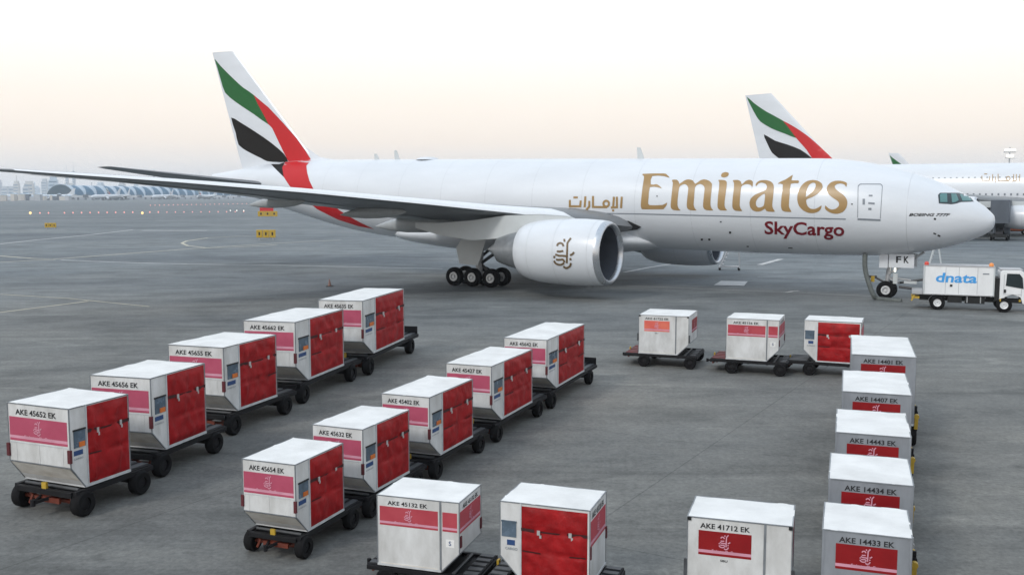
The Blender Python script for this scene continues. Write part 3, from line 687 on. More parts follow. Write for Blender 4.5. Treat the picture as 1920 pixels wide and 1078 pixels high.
for p in EM:
    vs_, fs_ = stroke(curve_pts(zpx(p, 1025, 435, 14.37), 3), 3.5); pts = []
    for q in vs_:
        r = cast(q[0], q[1], nac_gap, FRAME, 44, 80); nn = Vector((0, r.y + 9.7, r.z - ENGZ)).normalized(); pts.append(r + nn * (.015 + st))
    b_.add(pts, fs_); st += .002
b_.build('emblem', 'gold_edge', nacs[-1])

# ------------------------------------------------------------------ double-deck airliner behind
BX, BY, BYAW = 99.6, 132.8, R(-35)
FW2 = Vector((math.cos(BYAW), math.sin(BYAW), 0)); LF2 = Vector((-math.sin(BYAW), math.cos(BYAW), 0)); FRAME2 = ((BX, BY), FW2, LF2)
FUS2 = [(-.2, 5.0, 4.7, .1), (-1, 6.0, 3.7, 1.2), (-3, 8.0, 2.8, 2.3), (-6, 10.0, 2.4, 3.1), (-10, 10.9, 2.3, 3.5), (-15, 11.1, 2.3, 3.57), (-30, 11.2, 2.35, 3.57), (-45, 11.3, 2.5, 3.57), (-52, 11.35, 3.1, 3.4), (-60, 11.3, 5.0, 2.6), (-66, 11.0, 6.8, 1.6), (-71, 10.2, 8.6, .4)]
FIN2 = dict(te=((-67.4, 10.6), (-70.9, 23.95)), le=((-54.2, 11.2), (-66.1, 24.05)), t=.05)
big = empty('double_deck_airliner', (BX, BY, 0), BYAW); tag(big, 'white double-deck airliner half hidden behind the cargo jet nose', 'aircraft')
loft(FUS2, 70, 48).build('fuselage', 'air_white', big, smooth=60)
fin2 = fin_mesh(FIN2).build('tail_fin', 'air_white', big, smooth=40)
WING2 = [(0, -19, -38, 4.2, .12, .2), (3.5, -22, -38.5, 4.5, .12, .2), (14.9, -29.6, -40.5, 5.6, .11, .1), (25.7, -37, -44.5, 6.9, .10, 0), (38.5, -46, -50, 8.6, .09, 0), (39.9, -47.6, -50.6, 8.8, .06, 0)]
for sg in (-1, 1): wing_mesh(WING2, sg).build('wing', 'wing_grey', big, smooth=50)
STAB2 = [(0, -60, -69, 8.7, .1, 0), (15.2, -70, -73.5, 10.4, .09, 0)]
for sg in (-1, 1): wing_mesh(STAB2, sg).build('tailplane', 'wing_grey', big, smooth=50)
for sg in (-1, 1):
    for ex, ey, ez in ((-21.5, 14.9, 3.2), (-28.6, 23.0, 4.4)):
        engine(big, ex, sg*ey, ez, .86)
        MB().box(ex-9.5, ex-2.0, sg*ey-.25, sg*ey+.25, ez+1.3, ez+2.2).build('pylon', 'fairing', big)
for xg, yg in ((-33, -4), (-36, -1.5), (-36, 1.5), (-33, 4)):
    lg = MB().tube((xg, yg, .7), (xg, yg, 3.4), .25).build('main_gear', 'geardark', big)
    for dx in (-.9, .9):
        for dy in (-.5, .5): wheel(lg, xg+dx, yg+dy, .7, .7, .45, 1)
lg = MB().tube((-6, 0, .6), (-6, 0, 3), .2).build('nose_gear', 'geardark', big)
for dy in (-.4, .4): wheel(lg, -6, dy, .6, .6, .4, 1)
def fus2_pt(u, v): return cast(u, v, lambda p: side_gap(FUS2, p), FRAME2, 110, 230)
def row_windows(name, z, x0, x1, step):
    m_ = MB(); x = x0
    while x > x1:
        zt_, zb_, hw = (interp(FUS2, x, k) for k in (1, 2, 3)); zc_, hz = (zt_+zb_)/2, (zt_-zb_)/2
        y = -hw * math.sqrt(max(0, 1 - ((z-zc_)/hz)**2)) - .02
        y2 = -hw * math.sqrt(max(0, 1 - ((z+.42-zc_)/hz)**2)) - .02
        m_.add([(x-.12, y, z), (x+.12, y, z), (x+.12, y2, z+.34), (x-.12, y2, z+.34)], [(0,1,2,3)]); x -= step
    o = m_.build(name, 'line', big); o['kind'] = 'stuff'
row_windows('upper_cabin_windows', 8.9, -10, -46, .86); row_windows('lower_cabin_windows', 6.2, -10, -44, .86)
fr2 = FRAME2
def fin2_decal(name, m, pl, off):
    vs_, fs_ = subdiv(*outline([smooth_poly(pl, 2)]), 8, 8); pts = []
    for q in vs_:
        p = fin_hit(q[0], q[1], FIN2, fr2)
        pts.append(p + Vector((0, -off, 0)))
    MB().add(pts, fs_).build(name, m, fin2)
def z8(pl): return zpx(pl, 1380, 160, 3.556)
fin2_decal('tail_stripe_green', 'green', z8([(72,78),(120,120),(200,175),(312,236),(345,275),(380,315),(400,352),(330,325),(240,290),(165,245),(135,205),(100,140)]), .05)
fin2_decal('tail_stripe_red', 'red', z8([(316,239),(400,285),(480,340),(560,410),(655,500),(690,540),(560,540),(510,490),(470,430),(430,385),(400,350),(345,275)]), .06)
fin2_decal('tail_stripe_black', 'tailblack', z8([(186,328),(260,370),(340,395),(430,430),(505,485),(540,530),(320,530),(285,487),(240,450),(205,380)]), .05)
AR2 = [[(1640,605),(1640,635),(1690,635),(1692,608)], [(1655,592),(1675,592)], [(1712,594),(1710,640)], [(1730,610),(1728,648)], [(1748,592),(1748,636),(1822,638)], ell(1815, 622, 13, 13, 8), [(1852,594),(1850,640)], [(1870,594),(1868,638),(1840,640)], [(1893,594),(1890,642)]]
b_ = MB(); st = 0
for p in AR2:
    vs_, fs_ = stroke(z8(p), 1.5); b_.add([fus2_pt(q[0], q[1]) + Vector((0, -.04 - st, .01)) for q in vs_], fs_); st += .003
b_.build('script_lettering', 'gold', big)

# third jet: only its fin tip rises above the airliner
t3 = copy_tree(plane, None, ('fuselage', 'wing', 'tailplane', 'tail_fin', 'nacelle', 'pylon', 'main_gear', 'nose_gear', 'belly_fairing', 'body_stripe_red'))
t3.name = 'distant_jet'; tag(t3, 'distant jet showing only a green and white fin tip above the airliner', 'aircraft')
pt = at(1668, 288, 262); rz = R(-34)
off = Matrix.Rotation(rz, 3, 'Z') @ Vector((-62.3, 0, 0)); t3.location = (pt.x - off.x, pt.y - off.y, pt.z - 18.6); t3.rotation_euler = (0, 0, rz)

# ------------------------------------------------------------------ cargo containers
EMB = [[((q[0]-200)/550, (970-q[1])/800) for q in p] for p in EM]
class Face:
    def __init__(s, o, e, n, W, H): s.o = Vector(o); s.e = Vector(e); s.n = Vector(n); s.W = W; s.H = H
    def p(s, a, b, d=0): return s.o + s.e * (a * s.W) + Vector((0, 0, b * s.H)) + s.n * d
def fpanel(F, a0, a1, b0, b1, d0, d1):
    q = [F.p(a0, b0, d0), F.p(a1, b0, d0), F.p(a1, b1, d0), F.p(a0, b1, d0), F.p(a0, b0, d1), F.p(a1, b0, d1), F.p(a1, b1, d1), F.p(a0, b1, d1)]
    return MB().add(q, [(0,3,2,1),(4,5,6,7),(0,1,5,4),(1,2,6,5),(2,3,7,6),(3,0,4,7)])
def ftext(F, t, a0, a1, b0, b1, d, bold=.02):
    tv, tf = text_mesh(t, bold=bold)
    return MB().add([F.p(a0 + (a1-a0)*v[0], b0 + (b1-b0)*v[1], d) for v in tv], tf)
def fstrokes(F, strokes, a0, a1, b0, b1, w, d):
    m_ = MB(); W, Hh = (a1-a0)*F.W, (b1-b0)*F.H; st_ = 0
    for s_ in strokes:
        vs_, fs_ = stroke(curve_pts([(q[0]*W, q[1]*Hh) for q in s_], 2), w)
        m_.add([F.p(a0 + v[0]/F.W, b0 + v[1]/F.H, d + st_) for v in vs_], fs_); st_ += .0008
    return m_
def banner(F, parent, a0, a1, b0, b1, m, s, emblem=True, stripe=True):
    """printed band: colour field, pale strip with small print, emblem"""
    k = b0 + (b1-b0)*.22; k2 = b0 + (b1-b0)*.10
    if stripe:
        p_ = fpanel(F, a0, a1, k, b1, -.002, .004*s).build('banner', m, parent)
        fpanel(F, a0, a1, k2, k, -.002, .0035*s).build('banner_strip', 'palepink', p_)
        fpanel(F, a0, a1, b0, k2, -.002, .004*s).build('banner_edge', m, p_)
        if emblem: ftext(F, 'Emirates SkyCargo', a0 + (a1-a0)*.26, a0 + (a1-a0)*.78, k2 + (k-k2)*.1, k + (k-k2)*.35, .008*s, .03).build('small_print', 'palepink', p_)
    else: p_ = fpanel(F, a0, a1, b0, b1, -.002, .004*s).build('banner', m, parent)
    if emblem:
        ac = (a0+a1)/2; hw = (b1-k)*F.H*.28/F.W
        fstrokes(F, EMB, ac-hw, ac+hw, k + (b1-k)*.12, b1 - (b1-k)*.12, .020*s, .0075*s).build('emblem', 'palepink', p_)
    return p_
def curtain(F, parent, a0, a1, b0, b1, s, seed):
    rnd = random.Random(seed); nx, ny = 30, 26; P = []
    o_ = Vector((rnd.random()*50, rnd.random()*50, rnd.random()*50))
    for j in range(ny + 1):
        row = []; bb = j / ny
        for i in range(nx + 1):
            aa = i / nx
            e = min(aa, 1-aa, bb, 1-bb); k = min(1, e * 12)
            d = .034 + .055 * noise.noise(Vector((aa*3.2, bb*2.2, 0)) + o_) + .034 * noise.noise(Vector((aa*8 + bb*3, bb*6, 2)) + o_)
            d += .016 * math.sin(aa*22 + 3*noise.noise(Vector((bb*4, aa*2, 5)) + o_)) * (.35 + .65*max(0, .62 - bb))
            for sb in (.38, .68): d -= .05 * math.exp(-((bb - sb)/.022)**2)
            row.append(F.p(a0 + (a1-a0)*aa, b0 + (b1-b0)*bb, (.006 + max(0, d)*k)*s))
        P.append(row)
    c = MB().grid(P).build('curtain', 'curtain', parent, smooth=80)
    sag = lambda aa, bb: bb - .012*math.sin(math.pi*aa)
    for bb, pieces in ((.685, ((.0, .20), (.30, .62), (.70, 1.0))), (.385, ((.02, .30), (.74, .98)))):
        for p0, p1 in pieces:
            if bb < .5 and rnd.random() < .4: continue
            m_ = MB(); th = .022 if bb > .5 else .010
            thin = th * (.5 if .25 < p0 < .5 else 1)
            q0, q1 = a0 + (a1-a0)*p0, a0 + (a1-a0)*p1
            for x0, x1 in ((q0, (q0+q1)/2), ((q0+q1)/2, q1)):
                b1_ = b0 + (b1-b0)*sag((x0-a0)/(a1-a0), bb); b2_ = b0 + (b1-b0)*sag((x1-a0)/(a1-a0), bb)
                m_.add([F.p(x0, b1_-thin, .03*s), F.p(x1, b2_-thin, .03*s), F.p(x1, b2_+thin, .038*s), F.p(x0, b1_+thin, .038*s)], [(0,1,2,3)])
            m_.build('strap', 'strap', c)
    for aa, bb in ((.20 + rnd.random()*.05, .675), (.72 + rnd.random()*.04, .69)):
        bk = fpanel(F, a0 + (a1-a0)*aa, a0 + (a1-a0)*(aa+.045), b0 + (b1-b0)*(bb-.045), b0 + (b1-b0)*(bb+.02), .036*s, .052*s).build('buckle', 'buckle', c)
        fpanel(F, a0 + (a1-a0)*(aa+.035), a0 + (a1-a0)*(aa+.065), b0 + (b1-b0)*(bb-.085), b0 + (b1-b0)*(bb-.045), .03*s, .045*s).build('buckle_tail', 'buckle', c)
    return c
DECK = .574
def container(name_no, x, y, yaw, w, l, s, kind, label, group):
    z0, h = DECK*s, 1.626*s; z1 = z0 + h
    root = empty('cargo_container', (x, y, z0), R(yaw)); tag(root, label, 'container', group)
    z0 = 0.0; z1 = h
    ov = {'AB': 'front', 'C1': 'right', 'C3': 'right', 'E1': 'right', 'C2': 'left', 'D': None}[kind]
    X0, X1, Y0, Y1 = -w/2, w/2, -l/2, l/2; zs = z0 + .28*h
    if ov == 'front': prof = [(Y0, z1), (Y0, zs), (Y0 + .22*l, z0), (Y1, z0), (Y1, z1)]; fn = lambda a, b, c: (c, a, b); ea, eb = X0, X1
    elif ov == 'right': prof = [(X1, z1), (X1, zs), (X1 - .22*w, z0), (X0, z0), (X0, z1)]; fn = lambda a, b, c: (a, c, b); ea, eb = Y0, Y1
    elif ov == 'left': prof = [(X0, z1), (X0, zs), (X0 + .22*w, z0), (X1, z0), (X1, z1)]; fn = lambda a, b, c: (a, c, b); ea, eb = Y0, Y1
    else: prof = [(X0, z1), (X0, z0), (X1, z0), (X1, z1)]; fn = lambda a, b, c: (a, c, b); ea, eb = Y0, Y1
    wallm = 'alu_grey' if kind == 'D' else 'alu_white'
    bd = MB().prism(prof, fn, ea, eb).build('body', wallm, root)
    # roof sheet, slightly crowned, oversailing by a hair
    P = []; n_ = 8; e = .012*s
    for j in range(n_+1):
        P.append([(X0-e + (w+2*e)*i/n_, Y0-e + (l+2*e)*j/n_, z1 + .006*s + .018*s*math.sin(math.pi*i/n_)*math.sin(math.pi*j/n_) + .013*s*noise.noise(Vector((i*.7, j*.7, x)))) for i in range(n_+1)])
    rf = MB().grid(P); 
    rf.build('roof', 'alu_roof', root, smooth=60)
    # edge rails
    rr = MB(); t = .020*s
    corners = [fn(p[0], p[1], c) for c in (ea, eb) for p in prof]; k = len(prof)
    for i in range(k):
        j = (i+1) % k
        for c in (0, k):
            rr.bar(corners[c+i], corners[c+j], t, t)
        rr.bar(corners[i], corners[k+i], t, t)
    br = MB(); tb = .028*s
    base = [(X0, Y0), (X1, Y0), (X1, Y1), (X0, Y1)]
    if ov == 'front': base = [(X0, Y0+.22*l), (X1, Y0+.22*l), (X1, Y1), (X0, Y1)]
    elif ov == 'right': base = [(X0, Y0), (X1-.22*w, Y0), (X1-.22*w, Y1), (X0, Y1)]
    elif ov == 'left': base = [(X0+.22*w, Y0), (X1, Y0), (X1, Y1), (X0+.22*w, Y1)]
    for q in range(4): br.bar((*base[q], z0+.012*s), (*base[(q+1) % 4], z0+.012*s), tb, .05*s)
    br.build('base_rail', 'railwhite', root)
    rr.build('edge_rail', 'rail', root)
    FR = Face((X0, Y0, z0), (1,0,0), (0,-1,0), w, h); RT = Face((X1, Y0, z0), (0,1,0), (1,0,0), l, h); LT = Face((X0, Y1, z0), (0,-1,0), (-1,0,0), l, h); BK = Face((X1, Y1, z0), (-1,0,0), (0,1,0), w, h)
    seed = int(abs(x*100) + abs(y*10))
    num = name_no
    if kind == 'AB':
        ftext(FR, num, .13, .80, .865, .935, .006*s).build('lettering', 'ink', root)
        banner(FR, root, .02, .965, .54, .835, 'pink', s)
        # scuffed slope panel
        q = [Vector((X0+.03*s, Y0, zs-.02*s)), Vector((X1-.03*s, Y0, zs-.02*s)), Vector((X1-.03*s, Y0+.22*l, z0+.02*s)), Vector((X0+.03*s, Y0+.22*l, z0+.02*s))]
        nn = Vector((0, -.28*h, -.22*l)).normalized()
        MB().add([p + nn*.005*s for p in q], [(0,1,2,3)]).build('slope_panel', 'alu_dirty', root)
        fpanel(FR, .02, .98, .515, .525, -.002, .008*s).build('panel_seam', 'railwhite', root)
        for a in (.12, .5, .88): fpanel(FR, a-.006, a+.006, .29, .51, -.002, .006*s).build('panel_stiffener', 'alu_white', root)
        curtain(RT, root, .275, .985, .03, .985, s, seed)
        fpanel(RT, .262, .276, 0.0, 1.0, -.01, .02*s).build('door_post', 'railwhite', root)
        pk = fpanel(RT, .06, .245, .51, .73, -.002, .014*s).build('document_pocket', 'pocket', root)
        fpanel(RT, .05, .25, .715, .735, .0, .024*s).build('pocket_flap', 'plastic', pk)
        fpanel(RT, .135, .225, .515, .575, .012*s, .03*s).build('orange_tag', 'orange', pk)
        fpanel(RT, .055, .20, .415, .475, -.002, .006*s).build('blue_label', 'blue', root)
        ftext(RT, 'CARGO', .05, .2, .365, .385, .006*s).build('tiny_print', 'line', root)
        for a in (-.028, .972): fpanel(FR, a, a+.045, .34, .50, -.02*s, .035*s).build('pull_strap', 'handle', root)
    elif kind in ('C1', 'C3', 'E1'):
        dv = .765 if kind == 'C1' else .735
        fpanel(FR, dv, dv+.022, 0, 1, -.01, .012*s).build('divider_post', 'rail', root)
        if kind == 'C1':
            ftext(FR, num, .13, .62, .875, .935, .006*s).build('lettering', 'ink', root)
            banner(FR, root, .03, .745, .58, .85, 'rose', s); banner(FR, root, .80, .975, .58, .85, 'rose', s, emblem=False)
            banner(RT, root, .03, .97, .56, .86, 'rose', s); ftext(RT, num, .15, .85, .88, .945, .006*s).build('lettering', 'ink', root)
            fpanel(FR, .84, .94, .36, .47, -.002, .005*s).build('paper_label', 'alu_roof', root); ftext(FR, 'S', .875, .905, .385, .45, .008*s).build('label_mark', 'blue', root)
            q0 = fpanel(RT, .02, .08, .36, .52, 0, .03*s).build('pull_strap', 'handle', root); fpanel(RT, .95, 1.01, .36, .52, 0, .03*s).build('pull_strap', 'handle', root)
        else:
            ftext(FR, num, .125, .605, .885, .945, .006*s).build('lettering', 'ink', root)
            banner(FR, root, .11, .62, .585, .86, 'redpanel' if kind == 'C3' else 'orangeband', s)
            ftext(FR, 'SBU', .325, .395, .525, .55, .006*s).build('small_mark', 'ink', root)
            banner(RT, root, .35, .95, .52, .86, 'redpanel', s)
            for a in (0, .965): fpanel(FR, a, a+.035, .965, 1.0, 0, .03*s).build('corner_cap', 'plastic', root)
            for a in (-.03, 1.0): fpanel(FR, a, a+.03, .32, .52, -.03*s, .02*s).build('pull_strap', 'dollygrey', root)
        fpanel(FR, .04, .74, .015, .04, -.002, .01*s).build('scuff_plate', 'alu_dirty', root)
    elif kind == 'C2':
        curtain(FR, root, .245, .975, .015, .965, s, seed)
        fpanel(FR, .228, .246, 0, 1, -.01, .02*s).build('door_post', 'railwhite', root)
        pk = fpanel(FR, .02, .185, .54, .75, -.002, .014*s).build('document_pocket', 'pocket', root)
        fpanel(FR, .015, .19, .735, .755, 0, .02*s).build('pocket_flap', 'pocket', pk)
        fpanel(FR, .08, .17, .43, .50, -.002, .006*s).build('blue_label', 'blue', root)
        ftext(FR, 'CARGO', .06, .2, .365, .40, .006*s).build('tiny_print', 'line', root)
        banner(RT, root, .05, .96, .50, .84, 'rose', s); ftext(RT, num, .12, .85, .86, .94, .006*s).build('lettering', 'ink', root)
        for F_, a in ((RT, .0), (RT, .97)): fpanel(F_, a, a+.05, .36, .52, 0, .03*s).build('pull_strap', 'handle', root)
    else:
        ftext(FR, num, .19, .81, .885, .945, .006*s).build('lettering', 'ink', root)
        banner(FR, root, .155, .845, .60, .87, 'redpanel', s)
        ftext(FR, 'SBU', .45, .55, .54, .565, .006*s).build('small_mark', 'ink', root)
        fpanel(FR, 0, .022, 0, 1, -.01, .012*s).build('corner_post', 'alu_grey', root); fpanel(FR, .978, 1, 0, 1, -.01, .012*s).build('corner_post', 'alu_grey', root)
        for a in (.25, .5, .75): fpanel(RT, a-.01, a+.01, .02, .98, -.005, .015*s).build('side_rib', 'railwhite', root)
        cu = fpanel(RT, .04, .22, .02, .96, -.002, .006*s).build('side_panel', 'alu_grey', root)
    return root
def dolly(x, y, rot, width, length, ext_f, ext_r, s, style, label, group):
    """low four-wheel container trolley; local y runs along it, front at -y"""
    root = empty('container_dolly', (x, y, 0), rot); tag(root, label, 'dolly', group)
    W, F_, B_ = width*.96/2, -length/2*.86 - ext_f, length/2 + ext_r; zt_ = DECK*s - .012; r = .255*s
    f = MB()
    for sx in (-1, 1): f.box(sx*W - .05*s, sx*W + .05*s, F_, B_, zt_-.13*s, zt_-.03*s)
    for k in range(5):
        yy = F_ + (B_-F_)*k/4; f.box(-W+.051*s, W-.051*s, yy-.045*s, yy+.045*s, zt_-.16*s, zt_-.045*s)
    f.box(-.09*s, .09*s, F_+.05*s, B_-.05*s, zt_-.24*s, zt_-.17*s)
    f.box(-W+.052*s, W-.052*s, F_+.03*s, B_-.03*s, zt_-.105*s, zt_-.09*s)  # solid plate added to block light and deepen the shadow underneath
    fr = f.build('chassis', 'dolly', root, bevel=.008*s)
    n_ = 6; ya, yb = -length/2*.80, length/2*.96
    for k in range(n_):
        yy = ya + (yb-ya)*(k+.5)/n_
        MB().tube((-W+.07*s, yy, zt_-.042*s), (W-.07*s, yy, zt_-.042*s), .038*s, n=8).build('roller', 'dollygrey', root, smooth=50)
    # end platforms beyond the load: open slatted plates
    for y0, y1, nm, mt in ((length/2 + .03*s, B_, 'rear_platform', 'dollygrey'), (F_, -length/2*.86, 'front_platform', 'dollygrey')):
        if y1 - y0 < .08*s: continue
        mt2 = 'dollyred' if (style == 'E' and nm == 'front_platform') else mt
        pl = MB().box(-W, W, y0, y1, zt_-.03*s, zt_-.012*s).build(nm, 'dolly', root)
        ns = 5
        for k in range(ns):
            xx = -W + 2*W*(k+.5)/ns
            MB().box(xx - W/ns*.55, xx + W/ns*.55, y0+.03*s, y1-.03*s, zt_-.011*s, zt_+.012*s).build('slat', mt2, pl)
    fy = max(F_ + r*.7, -length/2*.78); ry = min(B_ - r*.9, length/2 + max(.1*s, ext_r*.4))
    for yy in (fy, ry):
        ax = MB().tube((-W+.02*s, yy, r), (W-.02*s, yy, r), .045*s).box(-.16*s, .16*s, yy-.16*s, yy+.16*s, r+.05*s, zt_-.1*s).bar((-W*.7, yy, r), (-W*.7, yy, zt_-.1*s), .08*s, .1*s).bar((W*.7, yy, r), (W*.7, yy, zt_-.1*s), .08*s, .1*s).build('axle', 'dolly' if yy == ry else 'rust', root)
        for sx in (-1, 1):
            t_ = MB().lathe([(-.10*s, r*.5), (-.11*s, r*.86), (-.07*s, r), (.07*s, r), (.11*s, r*.86), (.10*s, r*.5)], (sx*(W + .01*s), yy, r), (1, 0, 0), 20, close=True).build('wheel', 'tyre', root, smooth=50)
            MB().lathe([(-.07*s, .01), (-.075*s, r*.2), (-.05*s, r*.5), (.05*s, r*.5), (.075*s, r*.2), (.07*s, .01)], (sx*(W + .01*s), yy, r), (1, 0, 0), 14).build('rim', 'dolly', t_, smooth=40)
    # tow bar and hitch
    ly = F_ - .30*s
    MB().bar((-.14*s, F_+.05*s, .34*s), (0, ly, .30*s), .05*s, .06*s).bar((.14*s, F_+.05*s, .34*s), (0, ly, .30*s), .05*s, .06*s).tube((0, ly, .24*s), (0, ly, .37*s), .05*s).build('tow_bar', 'dolly', root)
    MB().box(-.06*s, .06*s, F_-.03*s, F_+.02*s, zt_-.05*s, zt_+.08*s).build('load_stop', 'yellow', root)
    MB().bar((-.25*s, F_-.01*s, .3*s), (.4*s, F_-.01*s, .3*s), .05*s, .10*s).bar((-.45*s, F_+.02*s, .16*s), (-.35*s, F_+.02*s, .36*s), .04*s, .05*s).build('brake_linkage', 'rust', root)
    if style == 'guard':
        MB().box(-W, W, B_+.002*s, B_+.04*s, zt_-.12*s, zt_+.22*s).build('end_guard', 'dolly', root, bevel=.01*s)
    if style == 'D':
        MB().box(W+.055*s, W+.13*s, F_, B_, zt_-.16*s, zt_-.06*s).build('side_rail', 'dolly', root)
        for k, yy in enumerate((-length*.46, -length*.32, -length*.12, length*.08, length*.26, length*.44)):
            MB().bar((W+.09*s, yy, zt_-.1*s), (W+.10*s, yy, zt_+(.36 if k % 2 else .2)*s), .07*s, .08*s).tube((W+.1*s, yy-.05*s, zt_+.2*s), (W+.1*s, yy+.05*s, zt_+.2*s), .06*s).build('side_stop', ('yellow', 'dolly', 'yellow', 'gear', 'dolly', 'yellow')[k], root)
    return root
ORD = ['nearest', 'second', 'third', 'fourth', 'farthest']
DATA = {  # x, y, yaw, width, depth, size, number
 'A': [(-8.77,18.70,-22.5,1.58,1.48,.97,'AKE 45652 EK'), (-8.21,21.44,-16.3,1.54,1.97,1.01,'AKE 45656 EK'), (-7.68,25.33,-18.5,1.66,2.40,1.05,'AKE 45655 EK'), (-6.70,29.48,-14.3,1.67,3.33,1.12,'AKE 45662 EK'), (-5.36,34.44,-12.0,1.59,4.36,1.18,'AKE 45635 EK')],
 'B': [(-3.82,16.48,-21.0,1.05,1.52,.76,'AKE 45654 EK'), (-2.97,18.69,-22.1,1.11,1.81,.80,'AKE 45632 EK'), (-1.88,21.36,-21.8,1.16,2.23,.84,'AKE 45402 EK'), (-.55,24.78,-21.8,1.23,2.83,.89,'AKE 45427 EK'), (1.04,28.93,-21.0,1.31,3.68,.93,'AKE 45642 EK')],
 'C': [(-1.30,14.81,-17.6,1.36,.98,.68,'AKE 45132 EK','C1'), (.64,14.28,-19.2,1.39,.99,.71,'AKE 45120 EK','C2'), (3.25,13.20,-17.9,1.40,.95,.77,'AKE 41712 EK','C3')],
 'D': [(4.84,12.76,-19.3,1.10,1.20,.78,'AKE 14433 EK'), (5.63,14.77,-19.3,1.19,1.56,.84,'AKE 14434 EK'), (6.67,17.48,-19.3,1.24,1.97,.88,'AKE 14443 EK'), (7.94,20.70,-19.3,1.34,2.59,.94,'AKE 14407 EK'), (9.61,24.73,-19.3,1.47,3.48,1.02,'AKE 14401 EK')],
 'E': [(5.74,34.90,-19.5,1.79,1.99,.85,'AKE 41722 EK','E1'), (8.57,33.44,-21.8,1.77,1.75,.87,'AKE 45156 EK','C1'), (11.14,32.91,-23.1,1.84,1.45,.86,'AKE 45118 EK','C2')]}
for row, where in (('A', 'left diagonal row'), ('B', 'middle diagonal row')):
    for i, (x, y, yaw, w, l, s, no) in enumerate(DATA[row]):
        container(no, x, y, yaw, w, l, s, 'AB', f'white container with red curtain side and pink band, {ORD[i]} in the {where}', f'containers in the {where}')
        dolly(x, y, R(yaw), w, l, .02*s, .42*l if i < 4 else .40*l, s, 'guard' if i == 4 else 'AB', f'black four-wheel dolly carrying the {ORD[i]} container of the {where}', 'container dollies')
CL = {'C1': 'white container with rose band and blank lower panel, leftmost of the front row', 'C2': 'container with red curtain facing the camera, second in the front row', 'C3': 'white container numbered 41712 with small red panel in the front row'}
CD = {'C1': 'black slatted dolly under the leftmost front row container', 'C2': 'black slatted dolly under the front red curtain container', 'C3': 'black slatted dolly under container numbered 41712'}
for x, y, yaw, w, l, s, no, kd in DATA['C']:
    container(no, x, y, yaw, w, l, s, kd, CL[kd], 'containers in the front row')
    dolly(x, y, R(yaw) - math.pi/2, l, w, .42*s, .42*s, s, 'C', CD[kd], 'container dollies')
for i, (x, y, yaw, w, l, s, no) in enumerate(DATA['D']):
    container(no, x, y, yaw, w, l, s, 'D', f'grey aluminium container with dark red panel, {ORD[i]} in the right column', 'containers in the right column')
    dolly(x, y, R(yaw), w, l, .02*s, .25*s, s, 'D', f'dolly with yellow side stops under the {ORD[i]} right column container', 'container dollies')
EL = ['white container with bleached orange panel at left of the back row', 'white container with rose band in the middle of the back row', 'container with red curtain at right of the back row']
ED = ['dolly with dull red platform under the orange panelled container', 'dolly with dull red platform under the middle back row container', 'dark dolly under the back row red curtain container']
for i, (x, y, yaw, w, l, s, no, kd) in enumerate(DATA['E']):
    container(no, x, y, yaw, w, l, s, kd, EL[i], 'containers in the back row')
    dolly(x, y, R(yaw) - math.pi/2, l, w, .75*s, .30*s, s, 'E' if i < 2 else 'C', ED[i], 'container dollies')

# ------------------------------------------------------------------ service truck
g0 = ground(1757, 581); g1 = ground(1882, 586)
tyaw = math.atan2(g1.y - g0.y, g1.x - g0.x); WB = (g1 - g0).length
tr = empty('service_truck', (g0.x, g0.y, 0), tyaw); tag(tr, 'white service truck with blue lettering parked under the cargo jet nose', 'truck')
TWD = 1.7   # width; near side at local y = 0, truck extends to +y
bx = MB().box(-.72, 2.72, .02, TWD, .82, 2.40).build('box_body', 'truck_white', tr, bevel=.03)
for z_ in (.82, 2.36): MB().box(-.735, 2.735, -.004, TWD+.02, z_, z_+.05).build('trim_rail', 'gear', bx)
for x_ in (-.73, 2.66): MB().box(x_, x_+.07, -.006, .05, .872, 2.358).build('corner_trim', 'fairing', bx)
for x_ in (.35, 1.0, 1.9): MB().box(x_, x_+.012, .012, .02, .9, 2.33).build('panel_joint', 'line', bx)
tv, tf = text_mesh('dnata', bold=.025, shear=.1)
MB().add([(-.12 + v[0]*2.0, .006, 1.50 + v[1]*.52) for v in tv], tf).build('lettering', 'brandblue', bx)
MB().box(.58, .70, .0, .02, 1.28, 1.40).build('hatch_handle', 'plastic', bx)
MB().box(2.15, 2.45, .004, .02, 1.98, 2.04).build('small_sign', 'line', bx)
for x_, m_ in ((-.6, 'redlamp'), (2.55, 'beacon')): MB().lathe([(0, .11), (.08, .12), (.16, .09), (.19, .01)], (x_, .15, 2.41), (0, 0, 1), 14).build('beacon', m_, tr, smooth=50)
# cab: profile in x,z extruded over the width
cp = [(2.98, .62), (2.98, 2.1), (3.08, 2.24), (3.95, 2.24), (4.12, 2.12), (4.42, 1.42), (4.48, .9), (4.46, .5), (4.1, .46), (3.98, .82), (3.6, .95), (3.25, .82), (3.12, .55)]
cab = MB().prism(cp, lambda a, b, c: (a, c, b), .04, TWD-.02).build('cab', 'truck_white', tr, bevel=.035)
MB().prism([(3.26, 1.42), (3.30, 2.06), (3.88, 2.06), (4.03, 1.86), (4.10, 1.28)], lambda a, b, c: (a, c, b), .018, .05).build('side_window', 'glass', cab)
MB().add([(4.08, .12, 2.1), (4.08, TWD-.1, 2.1), (4.40, TWD-.1, 1.46), (4.40, .12, 1.46)], [(0,1,2,3)]).build('windscreen', 'glass', cab); cab.children[-1].location = (.03, 0, .015)
MB().box(3.18, 3.28, .0, .05, 1.05, 1.22).build('door_handle', 'plastic', cab)
MB().bar((4.15, -.02, 1.75), (4.22, -.16, 1.75), .03, .03).box(4.19, 4.25, -.22, -.08, 1.45, 1.85).build('mirror', 'plastic', cab)
